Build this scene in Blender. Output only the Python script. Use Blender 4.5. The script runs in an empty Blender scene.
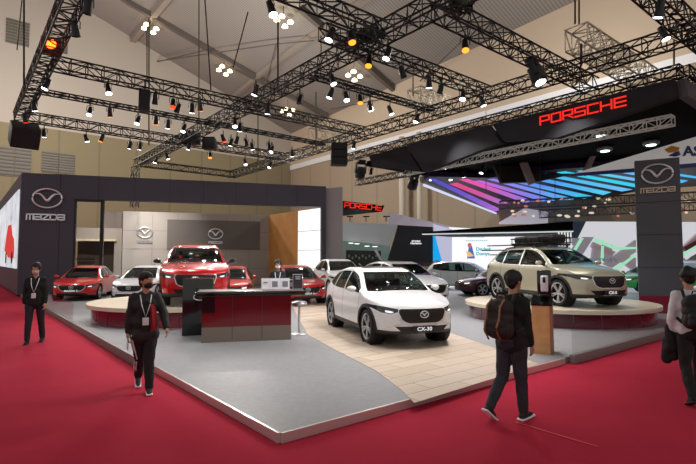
import bpy, bmesh, math, random
import numpy as np
from mathutils import Vector, Matrix
random.seed(7)
C = bpy.context.scene.collection
PI = math.pi
F = 480.0; CZ = 1.82; PT = math.atan(27/480.0)

# ---- survey helpers: a direction seen from the tripod, met with a real plane of the hall ----
def ray(px, py):
    dx = (px-348)/F; u = -(py-232)/F
    return Vector((dx, math.cos(PT)-u*math.sin(PT), math.sin(PT)+u*math.cos(PT)))
def G(px, py, z=0.0):
    r = ray(px, py); t = (z-CZ)/r.z
    return Vector((r.x*t, r.y*t, z))
def D(px, py, Y):
    r = ray(px, py); t = Y/r.y
    return Vector((r.x*t, Y, CZ+r.z*t))
def PL(px, py, n, d):
    r = ray(px, py); o = Vector((0, 0, CZ)); t = (d-n.dot(o))/n.dot(r)
    return o+r*t
AX = Vector((math.sin(math.radians(50.9)), math.cos(math.radians(50.9)), 0))   # along the right edge of the stand
BX = Vector((-AX.y, AX.x, 0))                                                  # along its left edge
def AB(a, b, z=0): return AX*a+BX*b+Vector((0, 0, z))

# ---- materials ----
def lin(c):
    return tuple((x/12.92 if x <= .04045 else ((x+.055)/1.055)**2.4) for x in c)
def rgb(r, g, b): return lin((r/255., g/255., b/255.))+(1,)
MATS = {}
def P(name, col, rough=.5, metal=0, emi=None, es=0, coat=0, spec=None, noise=None, alpha=None):
    if name in MATS: return MATS[name]
    m = bpy.data.materials.new(name); m.use_nodes = True
    nt = m.node_tree; b = nt.nodes['Principled BSDF']
    c = rgb(*col); b.inputs['Base Color'].default_value = c
    b.inputs['Roughness'].default_value = rough; b.inputs['Metallic'].default_value = metal
    if coat: b.inputs['Coat Weight'].default_value = coat; b.inputs['Coat Roughness'].default_value = .04
    if spec is not None: b.inputs['Specular IOR Level'].default_value = spec
    if emi: b.inputs['Emission Color'].default_value = rgb(*emi); b.inputs['Emission Strength'].default_value = es
    if alpha is not None: b.inputs['Alpha'].default_value = alpha
    if noise:   # (scale, amount)
        tc = nt.nodes.new('ShaderNodeTexCoord'); n = nt.nodes.new('ShaderNodeTexNoise'); n.inputs['Scale'].default_value = noise[0]
        n.inputs['Detail'].default_value = 4
        r = nt.nodes.new('ShaderNodeValToRGB'); k = noise[1]
        r.color_ramp.elements[0].position = .3; r.color_ramp.elements[1].position = .7
        r.color_ramp.elements[0].color = tuple(x*(1-k) for x in c[:3])+(1,)
        r.color_ramp.elements[1].color = tuple(min(1, x*(1+k)) for x in c[:3])+(1,)
        nt.links.new(tc.outputs['Object'], n.inputs['Vector']); nt.links.new(n.outputs['Fac'], r.inputs['Fac'])
        nt.links.new(r.outputs['Color'], b.inputs['Base Color'])
    MATS[name] = m; return m
def E(name, col, s):
    if name in MATS: return MATS[name]
    m = bpy.data.materials.new(name); m.use_nodes = True; nt = m.node_tree
    nt.nodes.clear(); e = nt.nodes.new('ShaderNodeEmission'); o = nt.nodes.new('ShaderNodeOutputMaterial')
    e.inputs['Color'].default_value = rgb(*col); e.inputs['Strength'].default_value = s
    nt.links.new(e.outputs[0], o.inputs[0]); MATS[name] = m; return m
def glassmat(name, tint, refl=.12, rough=.03, edge=.55):
    if name in MATS: return MATS[name]
    m = bpy.data.materials.new(name); m.use_nodes = True; nt = m.node_tree; nt.nodes.clear()
    o = nt.nodes.new('ShaderNodeOutputMaterial'); mx = nt.nodes.new('ShaderNodeMixShader')
    t = nt.nodes.new('ShaderNodeBsdfTransparent'); g = nt.nodes.new('ShaderNodeBsdfGlossy'); lw = nt.nodes.new('ShaderNodeLayerWeight')
    pw_ = nt.nodes.new('ShaderNodeMath'); pw_.operation = 'POWER'; pw_.inputs[1].default_value = 4
    mt = nt.nodes.new('ShaderNodeMath'); mt.operation = 'MULTIPLY_ADD'; mt.inputs[1].default_value = edge; mt.inputs[2].default_value = refl
    lw.inputs['Blend'].default_value = .5
    t.inputs['Color'].default_value = rgb(*tint); g.inputs['Roughness'].default_value = rough; g.inputs['Color'].default_value = (.9, .95, 1, 1)
    nt.links.new(lw.outputs['Facing'], pw_.inputs[0]); nt.links.new(pw_.outputs[0], mt.inputs[0]); nt.links.new(mt.outputs[0], mx.inputs[0])
    nt.links.new(t.outputs[0], mx.inputs[1]); nt.links.new(g.outputs[0], mx.inputs[2]); nt.links.new(mx.outputs[0], o.inputs[0])
    MATS[name] = m; return m

# ---- mesh accumulator ----
def frame(d, up=Vector((0, 0, 1))):
    d = d.normalized()
    if abs(d.dot(up)) > .98: up = Vector((1, 0, 0))
    s = d.cross(up).normalized(); u = s.cross(d).normalized()
    return s, u
class MB:
    def __init__(s): s.v = []; s.f = []; s.m = []; s.sm = []; s.mats = []
    def mi(s, mat):
        if mat not in s.mats: s.mats.append(mat)
        return s.mats.index(mat)
    def add(s, vs, fs, mat=None, smooth=False):
        o = len(s.v); s.v += [tuple(v) for v in vs]; k = s.mi(mat)
        for f in fs: s.f.append(tuple(i+o for i in f)); s.m.append(k); s.sm.append(smooth)
        return s
    def box(s, c, size, mat=None, rz=0, M=None):
        x, y, z = (q/2 for q in size); c = Vector(c)
        R = M if M is not None else Matrix.Rotation(rz, 3, 'Z')
        vs = [c+R@Vector((i*x, j*y, k*z)) for i in (-1, 1) for j in (-1, 1) for k in (-1, 1)]
        return s.add(vs, [(0, 1, 3, 2), (4, 6, 7, 5), (0, 4, 5, 1), (2, 3, 7, 6), (0, 2, 6, 4), (1, 5, 7, 3)], mat)
    def rbox(s, c, size, mat=None, rz=0, b=.02, M=None):   # box with chamfered edges
        bm = bmesh.new(); bmesh.ops.create_cube(bm, size=1)
        for v in bm.verts: v.co = Vector((v.co.x*size[0], v.co.y*size[1], v.co.z*size[2]))
        bmesh.ops.bevel(bm, geom=bm.edges[:], offset=b, segments=2, affect='EDGES', profile=.6)
        R = M if M is not None else Matrix.Rotation(rz, 3, 'Z'); c = Vector(c)
        bm.verts.index_update()
        s.add([c+R@v.co for v in bm.verts], [[v.index for v in f.verts] for f in bm.faces], mat, True); bm.free(); return s
    def bar(s, p, q, w, mat=None, h=None):   # square bar without caps hidden
        p = Vector(p); q = Vector(q); a, b = frame(q-p); h = h or w
        vs = []
        for e in (p, q):
            for i, j in ((-1, -1), (1, -1), (1, 1), (-1, 1)): vs.append(e+a*(i*w/2)+b*(j*h/2))
        return s.add(vs, [(0, 1, 2, 3), (4, 7, 6, 5), (0, 4, 5, 1), (1, 5, 6, 2), (2, 6, 7, 3), (3, 7, 4, 0)], mat)
    def tube(s, pts, r, mat=None, n=8, closed=False, rs=None):
        pts = [Vector(p) for p in pts]; N = len(pts); vs = []; fs = []
        for i, p in enumerate(pts):
            a = pts[(i-1) % N] if (closed or i > 0) else p; b = pts[(i+1) % N] if (closed or i < N-1) else p
            S, U = frame(b-a); rr = rs[i] if rs else r
            for k in range(n):
                t = 2*PI*k/n; vs.append(p+S*math.cos(t)*rr+U*math.sin(t)*rr)
        for i in range(N if closed else N-1):
            j = (i+1) % N
            for k in range(n): fs.append((i*n+k, i*n+(k+1) % n, j*n+(k+1) % n, j*n+k))
        if not closed: fs.append(tuple(range(n-1, -1, -1))); fs.append(tuple((N-1)*n+k for k in range(n)))
        return s.add(vs, fs, mat, True)
    def lathe(s, prof, mat=None, n=24, c=(0, 0, 0), axis='Z', smooth=True, cap=True):
        vs = []; fs = []; c = Vector(c)
        for (r, h) in prof:
            for k in range(n):
                t = 2*PI*k/n; x, y = r*math.cos(t), r*math.sin(t)
                vs.append(c+(Vector((x, y, h)) if axis == 'Z' else Vector((x, h, y)) if axis == 'Y' else Vector((h, x, y))))
        for i in range(len(prof)-1):
            for k in range(n): fs.append((i*n+k, i*n+(k+1) % n, (i+1)*n+(k+1) % n, (i+1)*n+k))
        if cap:
            fs.append(tuple(range(n-1, -1, -1))); fs.append(tuple((len(prof)-1)*n+k for k in range(n)))
        return s.add(vs, fs, mat, smooth)
    def prism(s, poly, z0, z1, mat=None, side=None):
        n = len(poly); vs = [(p[0], p[1], z0) for p in poly]+[(p[0], p[1], z1) for p in poly]
        s.add(vs, [tuple(range(n, 2*n))], mat); s.add(vs, [tuple(range(n-1, -1, -1))]+[(i, (i+1) % n, n+(i+1) % n, n+i) for i in range(n)], side or mat)
        return s
    def slab(s, quad, thick, mat=None, side=None):   # planar polygon in space, thickened along its normal
        q = [Vector(p) for p in quad]; nrm = (q[1]-q[0]).cross(q[2]-q[1]).normalized()
        n = len(q); vs = q+[p+nrm*thick for p in q]
        s.add(vs, [tuple(range(n-1, -1, -1)), tuple(range(n, 2*n))], mat)
        s.add(vs, [(i, (i+1) % n, n+(i+1) % n, n+i) for i in range(n)], side or mat); return s
    def ell(s, c, r, mat=None, n=12, M=None):
        vs = []; fs = []; c = Vector(c); h = n//2+1
        for i in range(h+1):
            ph = PI*i/h
            for k in range(n):
                t = 2*PI*k/n; v = Vector((r[0]*math.sin(ph)*math.cos(t), r[1]*math.sin(ph)*math.sin(t), r[2]*math.cos(ph)))
                vs.append(c+(M@v if M is not None else v))
        for i in range(h):
            for k in range(n): fs.append((i*n+k, (i+1)*n+k, (i+1)*n+(k+1) % n, i*n+(k+1) % n))
        return s.add(vs, fs, mat, True)
    def build(s, name, mat=None, parent=None, loc=None, rz=0, fixn=True):
        me = bpy.data.meshes.new(name); me.from_pydata(s.v, [], s.f)
        mats = [m if m is not None else mat for m in s.mats]
        for m in mats: me.materials.append(m)
        me.polygons.foreach_set('material_index', s.m); me.polygons.foreach_set('use_smooth', s.sm)
        bm = bmesh.new(); bm.from_mesh(me); bmesh.ops.remove_doubles(bm, verts=bm.verts, dist=1e-5)
        if fixn: bmesh.ops.recalc_face_normals(bm, faces=bm.faces)
        bm.to_mesh(me); bm.free(); me.update()
        o = bpy.data.objects.new(name, me); C.objects.link(o)
        if parent: o.parent = parent
        if loc is not None: o.location = loc
        if rz: o.rotation_euler = (0, 0, rz)
        return o
def thing(name, label, cat, loc=(0, 0, 0), rz=0, group=None):
    o = bpy.data.objects.new(name, None); C.objects.link(o); o.empty_display_size = .1
    o.location = loc; o.rotation_euler = (0, 0, rz); tag(o, label, cat, group); return o
def tag(o, label, cat, group=None, kind=None):
    o['label'] = label; o['category'] = cat
    if group: o['group'] = group
    if kind: o['kind'] = kind
    return o
def struct(o): o['kind'] = 'structure'; return o
def kids(o): return [c for c in bpy.data.objects if c.parent == o]
CH = {}
def dup(root, loc, rz, label=None, group=None):
    def rec(o, par):
        c = o.copy(); C.objects.link(c)
        if par is not None: c.parent = par
        for ch in CH.get(o.name) or kids(o): rec(ch, c)
        return c
    r = rec(root, None); r.location = loc; r.rotation_euler = (0, 0, rz)
    if label: r['label'] = label
    if group: r['group'] = group
    return r
def textmesh(name, s, size, mat, parent=None, M=None, sx=1, ext=.01, off=0, spacing=1, align='CENTER'):
    """letters standing in the X-Z plane, read from -Y"""
    cu = bpy.data.curves.new(name, 'FONT'); cu.body = s; cu.size = size; cu.extrude = ext; cu.offset = off; cu.align_x = align; cu.align_y = 'CENTER'
    cu.space_character = spacing; cu.resolution_u = 3
    t = bpy.data.objects.new(name+'_t', cu); C.objects.link(t)
    bpy.context.view_layer.update()
    me = bpy.data.meshes.new_from_object(t.evaluated_get(bpy.context.evaluated_depsgraph_get()))
    bpy.data.objects.remove(t); bpy.data.curves.remove(cu)
    me.transform(Matrix.Diagonal((sx, 1, 1, 1))); me.transform(Matrix.Rotation(PI/2, 4, 'X'))
    me.materials.clear(); me.materials.append(mat); me.name = name
    o = bpy.data.objects.new(name, me); C.objects.link(o)
    if parent: o.parent = parent
    if M is not None: o.matrix_local = M
    return o
def facing(p, d):   # matrix at p whose local -Y looks along d (horizontal), Z up
    d = Vector(d).normalized(); y = -d; z = Vector((0, 0, 1)); x = y.cross(z).normalized(); y = z.cross(x)
    M = Matrix((x, y, z)).transposed().to_4x4(); M.translation = Vector(p); return M
def emblem(name, w, mat, parent=None, M=None, t=.04):
    """oval ring with a winged V, in the X-Z plane"""
    a = w/2; b = a*.73; mb = MB()
    mb.tube([(a*math.cos(2*PI*k/40), 0, b*math.sin(2*PI*k/40)) for k in range(40)], w*t, n=6, closed=True)
    pts = [(-.86, .34), (-.72, .43), (-.5, .40), (-.3, .2), (-.12, -.14), (0, -.26), (.12, -.14), (.3, .2), (.5, .40), (.72, .43), (.86, .34)]
    rs = [.25, .6, .9, 1.1, 1.3, 1.5, 1.3, 1.1, .9, .6, .25]
    mb.tube([(p[0]*a, 0, p[1]*b*1.1) for p in pts], w*t, n=6, rs=[w*t*1.15*r for r in rs])
    o = mb.build(name, mat, parent)
    if M is not None: o.matrix_local = M
    return o
def gridnoise(m, scale, strength, dist=.02):
    nt = m.node_tree; b = nt.nodes['Principled BSDF']; n = nt.nodes.new('ShaderNodeTexNoise'); n.inputs['Scale'].default_value = scale
    bp = nt.nodes.new('ShaderNodeBump'); bp.inputs['Strength'].default_value = strength; bp.inputs['Distance'].default_value = dist
    tc = nt.nodes.new('ShaderNodeTexCoord'); nt.links.new(tc.outputs['Object'], n.inputs['Vector'])
    nt.links.new(n.outputs['Fac'], bp.inputs['Height']); nt.links.new(bp.outputs[0], b.inputs['Normal'])

STROKE = {'m': [[(0, 0), (0, 1), (1, 1), (1, 0)], [(.5, 1), (.5, 0)]], 'a': [[(0, 1), (1, 1), (1, 0), (0, 0), (0, .5), (1, .5)]], 'z': [[(0, 1), (1, 1), (0, 0), (1, 0)]], 'd': [[(0, 0), (0, 1), (.75, 1), (1, .75), (1, .25), (.75, 0), (0, 0)]], 'P': [[(0, 0), (0, 1), (1, 1), (1, .42), (0, .42)]], 'O': [[(0, 0), (0, 1), (1, 1), (1, 0), (0, 0)]], 'R': [[(0, 0), (0, 1), (1, 1), (1, .42), (0, .42)], [(.45, .42), (1, 0)]],
          'S': [[(1, 1), (0, 1), (0, .5), (1, .5), (1, 0), (0, 0)]], 'C': [[(1, 1), (0, 1), (0, 0), (1, 0)]], 'H': [[(0, 0), (0, 1)], [(1, 0), (1, 1)], [(0, .5), (1, .5)]], 'E': [[(1, 1), (0, 1), (0, 0), (1, 0)], [(0, .5), (1, .5)]]}
def strokes(name, s, width, h, mat, parent, M, wgt=.145, gap=.28):
    n = len(s); lw = width/(n+gap*(n-1)); m = MB(); x = -width/2
    for ch in s:
        for pl in STROKE[ch]:
            for (a, b), (c, d) in zip(pl, pl[1:]):
                p = Vector((x+a*lw, 0, (b-.5)*h)); q = Vector((x+c*lw, 0, (d-.5)*h)); e = (q-p).normalized()*h*wgt/2
                m.bar(p-e, q+e, h*wgt)
        x += lw*(1+gap)
    o = m.build(name, mat, parent, fixn=False); o.matrix_local = M; return o
# ================= the hall =================
sc = bpy.context.scene
cam = bpy.data.cameras.new('camera'); cam.lens = F/696*36; cam.sensor_width = 36; cam.clip_end = 400
co = bpy.data.objects.new('camera', cam); C.objects.link(co); co.location = (0, 0, CZ); co.rotation_euler = (PI/2+PT, 0, 0); sc.camera = co
sc.view_settings.view_transform = 'Standard'; sc.view_settings.look = 'None'; sc.view_settings.exposure = 0
sc.cycles.max_bounces = 6; sc.cycles.use_denoising = True
sc.cycles.sample_clamp_indirect = 4
w = bpy.data.worlds.new('world'); sc.world = w; w.use_nodes = True
w.node_tree.nodes['Background'].inputs[0].default_value = (.95, .93, .9, 1); w.node_tree.nodes['Background'].inputs[1].default_value = .52

carpet = P('red_carpet', (180, 42, 65), .95, noise=(1.1, .07), spec=.1); gridnoise(carpet, 160, .5, .01)
greycar = P('grey_deck', (141, 141, 145), .45, noise=(14, .07), spec=.35)
chrome = P('chrome', (235, 235, 238), .28, .85)
alu = P('aluminium', (150, 150, 152), .35, 1)
greymet = P('grey_metal_rail', (128, 124, 122), .5, .3)
black = P('black_gloss', (12, 12, 14), .12, coat=.5)
blackm = P('black_matt', (18, 18, 20), .6)
trussm = P('black_truss', (22, 20, 20), .5, .3)
trussl = P('aluminium_truss', (200, 192, 172), .5, .2)
navy = P('dark_slate_panel', (72, 72, 84), .6)
tan = P('warm_grey_panel', (164, 155, 146), .6)
mirror = P('smoked_mirror', (150, 140, 140), .07, 1)
maroon = P('maroon_gloss', (122, 28, 48), .15, coat=.3)
white = P('white_panel', (225, 225, 228), .5)

fl = MB().prism([tuple(AB(-60, -25)[:2]), tuple(AB(60, -25)[:2]), tuple(AB(60, 80)[:2]), tuple(AB(-60, 80)[:2])], -.2, 0).build('floor', carpet); struct(fl)

# hall walls
def wallmat(name, up, low, zsplit, panel):
    m = P(name, up, .9); nt = m.node_tree; b = nt.nodes['Principled BSDF']
    tc = nt.nodes.new('ShaderNodeTexCoord'); sp = nt.nodes.new('ShaderNodeSeparateXYZ'); nt.links.new(tc.outputs['Object'], sp.inputs[0])
    gt = nt.nodes.new('ShaderNodeMath'); gt.operation = 'GREATER_THAN'; gt.inputs[1].default_value = zsplit; nt.links.new(sp.outputs['Z'], gt.inputs[0])
    mp = nt.nodes.new('ShaderNodeMapping'); mp.inputs['Rotation'].default_value = (0, 0, 0)
    # vertical panel seams: distance along the wall
    dt = nt.nodes.new('ShaderNodeVectorMath'); dt.operation = 'DOT_PRODUCT'; dt.inputs[1].default_value = panel
    nt.links.new(tc.outputs['Object'], dt.inputs[0])
    md = nt.nodes.new('ShaderNodeMath'); md.operation = 'FRACT'; nt.links.new(dt.outputs['Value'], md.inputs[0])
    ls = nt.nodes.new('ShaderNodeMath'); ls.operation = 'LESS_THAN'; ls.inputs[1].default_value = .06; nt.links.new(md.outputs[0], ls.inputs[0])
    mx1 = nt.nodes.new('ShaderNodeMix'); mx1.data_type = 'RGBA'; mx1.inputs[6].default_value = rgb(*low); mx1.inputs[7].default_value = tuple(x*.82 for x in rgb(*low)[:3])+(1,)
    nt.links.new(ls.outputs[0], mx1.inputs[0])
    mx = nt.nodes.new('ShaderNodeMix'); mx.data_type = 'RGBA'; mx.inputs[7].default_value = rgb(*up)
    nt.links.new(mx1.outputs[2], mx.inputs[6]); nt.links.new(gt.outputs[0], mx.inputs[0]); nt.links.new(mx.outputs[2], b.inputs['Base Color'])
    return m
WLm = wallmat('hall_wall_beige', (172, 163, 151), (130, 120, 93), 15.8, tuple(AX*.25))
WRm = wallmat('hall_wall_warm', (190, 172, 150), (160, 143, 122), 15.0, tuple(BX*.22))
o = MB().slab([AB(-45, 60), AB(38.3, 60), AB(38.3, 60, 21), AB(-45, 60, 48)], .3).build('wall_left', WLm); struct(o)
o = MB().slab([AB(38, 60.3), AB(38, -25), AB(38, -25, 25), AB(38, 60.3, 20.6)], .3).build('wall_right', WRm); struct(o)
o = MB().box((0, 0, 0), (85, .35, .7), white).build('trim_1', P('pale_ledge', (196, 200, 196), .6), loc=AB(37.7, 18, 15.2), rz=math.atan2(BX.y, BX.x)); struct(o)
def roofz(a, b): return 20.3+.354*(38-a)+.05*(60-b)
RN = None
p0, p1, p2 = AB(38, 60, roofz(38, 60)), AB(-20, 60, roofz(-20, 60)), AB(38, -12, roofz(38, -12))
RN = (p2-p0).cross(p1-p0).normalized(); RD = RN.dot(p0)
rm = P('corrugated_roof', (150, 144, 138), .8); nt = rm.node_tree; b_ = nt.nodes['Principled BSDF']
tc = nt.nodes.new('ShaderNodeTexCoord'); dt = nt.nodes.new('ShaderNodeVectorMath'); dt.operation = 'DOT_PRODUCT'; dt.inputs[1].default_value = tuple(BX*7)
sn = nt.nodes.new('ShaderNodeMath'); sn.operation = 'SINE'; mlt = nt.nodes.new('ShaderNodeMath'); mlt.operation = 'MULTIPLY'; mlt.inputs[1].default_value = 3.0
nt.links.new(tc.outputs['Object'], dt.inputs[0]); nt.links.new(dt.outputs['Value'], mlt.inputs[0]); nt.links.new(mlt.outputs[0], sn.inputs[0])
rr = nt.nodes.new('ShaderNodeValToRGB'); rr.color_ramp.elements[0].color = rgb(118, 112, 106); rr.color_ramp.elements[1].color = rgb(142, 136, 129)
ma = nt.nodes.new('ShaderNodeMath'); ma.operation = 'MULTIPLY_ADD'; ma.inputs[1].default_value = .5; ma.inputs[2].default_value = .5
nt.links.new(sn.outputs[0], ma.inputs[0]); nt.links.new(ma.outputs[0], rr.inputs['Fac']); nt.links.new(rr.outputs['Color'], b_.inputs['Base Color'])
o = MB().slab([p0+AX*.5+BX*.5, p1+BX*.5, AB(-20, -12, roofz(-20, -12)), p2+AX*.5], -.25).build('ceiling', rm); struct(o)
girder = P('roof_girder', (140, 130, 118), .8); darkg = P('roof_girder_dark', (92, 84, 78), .8)
def roofline(x0, y0, x1, y1, w, m, drop=.4, depth=.55, ext=.0):
    a = PL(x0, y0, RN, RD); b = PL(x1, y1, RN, RD); d = b-a; a -= d*ext; b += d*ext
    n = Vector((0, 0, -drop)); return MB().bar(a+n, b+n, w, None, depth), m
for i, (seg, w_, mm) in enumerate([((131, 0, 276, 85), .5, darkg), ((300, 4, 394, 86), .5, darkg), ((232, 62, 327, 113), .5, darkg),
                     ((127, 44, 170, -8), .55, girder), ((228, 98, 276, 58), .4, girder), ((276, 58, 370, -8), .4, girder),
                     ((-20, -110, 131, 0), .5, darkg)]):
    mb, m_ = roofline(*seg, w_, mm); o = mb.build('roof_beam', m_); struct(o)
for seg in [((149, 53), (276, 33)), ((205, 40), (147, 55)), ((352, 18), (416, 12)), ((330, 100), (395, 86)), ((276, 33), (314, 29)), ((420, 70), (470, 20)), ((262, 90), (276, 33))]:
    a = PL(*seg[0], RN, RD)-Vector((0, 0, 1.2)); b = PL(*seg[1], RN, RD)-Vector((0, 0, 1.2))
    o = MB().bar(a, b, .09).build('roof_tie_rod', darkg); struct(o)
# columns, wall louvres
for px, w_ in ((402.3, 6.2), (419.8, 5.4)):
    p = PL(px, 225, AX, 36.6); q = PL(px, 173, AX, 36.6); r_ = w_/480*p.y/2
    o = MB().lathe([(r_, 0), (r_, 14.9)], n=20, c=(p.x, p.y, 0)).build('hall_column', P('column_paint', (198, 188, 172), .7)); struct(o)
lou = P('grey_louvre', (112, 107, 98), .7)
def louvre(x0, y0, x1, y1, lab, n=2):
    t = None; a = PL(x0, y1, BX, 59.7); b = PL(x1, y0, BX, 59.7); L_ = (b-a).dot(AX); H_ = b.z-a.z
    t = thing('wall_louvre', lab, 'vent', (a.x, a.y, a.z), math.atan2(AX.y, AX.x))
    for k in range(n):
        w2 = L_/n*.94
        MB().box((L_/n*(k+.5), -.05, H_/2), (w2, .1, H_)).build('louvre_panel', lou, t)
        m = MB(); ns = 8
        for j in range(ns): m.box((L_/n*(k+.5), -.14, H_*(j+.5)/ns), (w2, .1, H_/ns*.35))
        m.build('slat', P('louvre_slat', (92, 88, 80), .7), t)
louvre(-4, 150, 32, 175, 'pale grey louvre panel pair high above the red wall screen')
louvre(41, 155, 75, 172, 'pale grey louvre panel pair above the slate wall emblem')
louvre(5, 24, 30, 42, 'grey louvre high in the hall corner behind two hanging cables')
louvre(56, 39, 68, 52, 'small grey louvre beside the red stage lamp', 1)

# ================= the stand's deck =================
A0, B0 = 2.55, 4.2
dk = MB().prism([tuple(AB(a, b)[:2]) for a, b in ((A0, B0), (19.5, B0), (19.5, 46), (A0, 46))], .002, .1).build('deck', greycar); tag(dk, 'grey carpeted exhibition deck the cars stand on', 'platform')
trimw = P('white_trim', (215, 210, 205), .3, .6)
MB().box((0, 0, 0), (5.7, .03, .1)).build('edge_strip', trimw, dk, loc=AB(A0+2.85, B0-.016, .052), rz=math.atan2(AX.y, AX.x))
MB().box((0, 0, 0), (9.5, .03, .1)).build('edge_strip', trimw, dk, loc=AB(A0-.016, B0+4.75, .052), rz=math.atan2(BX.y, BX.x))
# wooden road across the deck
wm = P('oak_tile', (226, 212, 196), .38, spec=.4); nt = wm.node_tree; b_ = nt.nodes['Principled BSDF']
tc = nt.nodes.new('ShaderNodeTexCoord'); mp = nt.nodes.new('ShaderNodeMapping'); mp.inputs['Rotation'].default_value = (0, 0, -math.atan2(AX.y, AX.x))
br = nt.nodes.new('ShaderNodeTexBrick'); br.inputs['Scale'].default_value = 1; br.inputs['Brick Width'].default_value = 1.1; br.inputs['Row Height'].default_value = .36
br.inputs['Mortar Size'].default_value = .008; br.inputs['Color1'].default_value = rgb(222, 205, 186); br.inputs['Color2'].default_value = rgb(200, 182, 162); br.inputs['Mortar'].default_value = rgb(150, 105, 85)
nz = nt.nodes.new('ShaderNodeTexNoise'); nz.inputs['Scale'].default_value = 3; mp2 = nt.nodes.new('ShaderNodeMapping'); mp2.inputs['Scale'].default_value = (1, 14, 1)
mxx = nt.nodes.new('ShaderNodeMix'); mxx.data_type = 'RGBA'; mxx.blend_type = 'MULTIPLY'; mxx.inputs[0].default_value = .25
nt.links.new(tc.outputs['Object'], mp.inputs[0]); nt.links.new(mp.outputs[0], br.inputs[0]); nt.links.new(mp.outputs[0], mp2.inputs[0]); nt.links.new(mp2.outputs[0], nz.inputs[0])
nt.links.new(br.outputs['Color'], mxx.inputs[6]); nt.links.new(nz.outputs['Fac'], mxx.inputs[7]); nt.links.new(mxx.outputs[2], b_.inputs['Base Color'])
road = [G(292, 306, .1), G(308, 335-.0, .1), G(339, 352, .1), G(376, 371, .1), G(401, 390, .1), G(414.5, 403.3, .1)]
road += [AB(7.45, B0, .1), G(505, 352, .1), G(453, 334, .1), AB(13.5, 15, .1), AB(17, 23, .1), AB(9.5, 24, .1)]
wd = MB().prism([(p.x, p.y) for p in road], .101, .106).build('wooden_floor_panel', wm); tag(wd, 'pale oak tiled strip running across the grey deck under the white car', 'floor panel')
# floor tape on the carpet
a = G(515, 423); b = G(598, 448)
tp = MB().slab([a, b, b+Vector((.012, .03, 0)), a+Vector((.012, .03, 0))], .004).build('floor_tape', P('red_tape', (215, 45, 60), .5)); tag(tp, 'thin bright red tape line on the carpet behind the walking man', 'tape')
tp.location.z = .004
# glass fence with metal foot rail, along both edges
gl = glassmat('clear_glass', (246, 248, 247), .02, edge=.2)
def fence(p, q, n, h, label):
    p = Vector(p); q = Vector(q); L = (q-p).length; rz = math.atan2((q-p).y, (q-p).x)
    t = thing('glass_fence', label, 'fence', p, rz)
    MB().rbox((L/2, 0, .08), (L, .10, .16), b=.01).build('foot_rail', greymet, t)
    for k in range(n):
        w_ = L/n
        MB().box((w_*(k+.5), 0, .16+h/2), (w_-.02, .012, h)).build('glass_pane', gl, t)
fence(AB(8.35, 4.1), AB(14.2, 4.1), 6, .5, 'low glass fence on grey foot rail before the round podium of the beige car')
fence(AB(2.44, 14.6), AB(2.44, 27.6), 8, .5, 'long low glass fence on grey foot rail leading to the red sedan')
rl = MB().rbox((0, 0, 0), (6.3, .10, .16), b=.01).build('foot_rail', greymet, loc=AB(2.44, 11.4, .08), rz=math.atan2(BX.y, BX.x)); tag(rl, 'low grey metal rail along the deck edge behind the bomber jacket man', 'rail')
# neighbouring floor
o = MB().prism([tuple(AB(a, b)[:2]) for a, b in ((19.52, 6), (37.5, 6), (37.5, 50), (19.52, 50))], .002, .09).build('stand_floor', P('pale_gloss_floor', (172, 178, 186), .3, spec=.5)); tag(o, 'pale glossy floor of the neighbouring stand beyond the deck', 'platform')

# ================= slate portal =================
PLc = Vector((-15.88, 23.16, 0)); PR = Vector((-1.27, 27.6, 0)); PD = (PR-PLc).normalized(); PLn = (PR-PLc).length
prz = math.atan2(PD.y, PD.x); PNrm = Vector((PD.y, -PD.x, 0))   # towards the aisle
ZT, ZB = 6.02, 4.82
def pp(px, z=0):     # point of the portal's face seen in direction px
    r = ray(px, 250); n = PNrm; d = n.dot(PLc); t = d/n.dot(r); q = r*t; return (Vector((q.x, q.y, 0))-PLc).dot(PD)
u0, u1, u2, u3 = pp(73), pp(101), pp(313), PLn
pt = thing('slate_portal', 'tall dark slate portal with chrome winged emblem framing the display area', 'portal', PLc, prz)
def pbox(x0, x1, z0, z1, nm='panel', m=navy, th=.5, y=0): return MB().box(((x0+x1)/2, th/2+y, (z0+z1)/2), (x1-x0, th, z1-z0)).build(nm, m, pt)
pbox(0, u0, .1, ZT, 'pier'); pbox(u0, u3, ZB, ZT, 'fascia'); pbox(pp(321.5), u3, .1, ZB, 'pier', th=1.2)
sm = P('seam_dark', (30, 30, 38), .7)
for k in range(1, 9): pbox(u3*k/9-.008, u3*k/9+.008, ZB if u3*k/9 > u0 else .1, ZT, 'panel_seam', sm, .01, -.011)
fr = P('black_door_frame', (10, 9, 10), .4)
m = MB(); m.box(((u0+u1)/2, .1, ZB-.06), (u1-u0+.1, .2, .12)); m.box((u0+.03, .1, ZB/2+.06), (.1, .2, ZB-.12)); m.box((u1, .1, ZB/2+.05), (.16, .2, ZB-.12)); m.build('door_frame', fr, pt)
# emblem and word on the pier
ue = pp(46); ze = D(46, 199.5, 24).z-.02
emblem('emblem', 1.27, chrome, pt, Matrix.Translation((ue, -.08, D(46, 199, 23.7).z)))
strokes('lettering', 'mazda', 1.62, .25, chrome, pt, Matrix.Translation((pp(45), -.06, D(46, 217.5, 23.7).z)), .24, .2)
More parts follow.
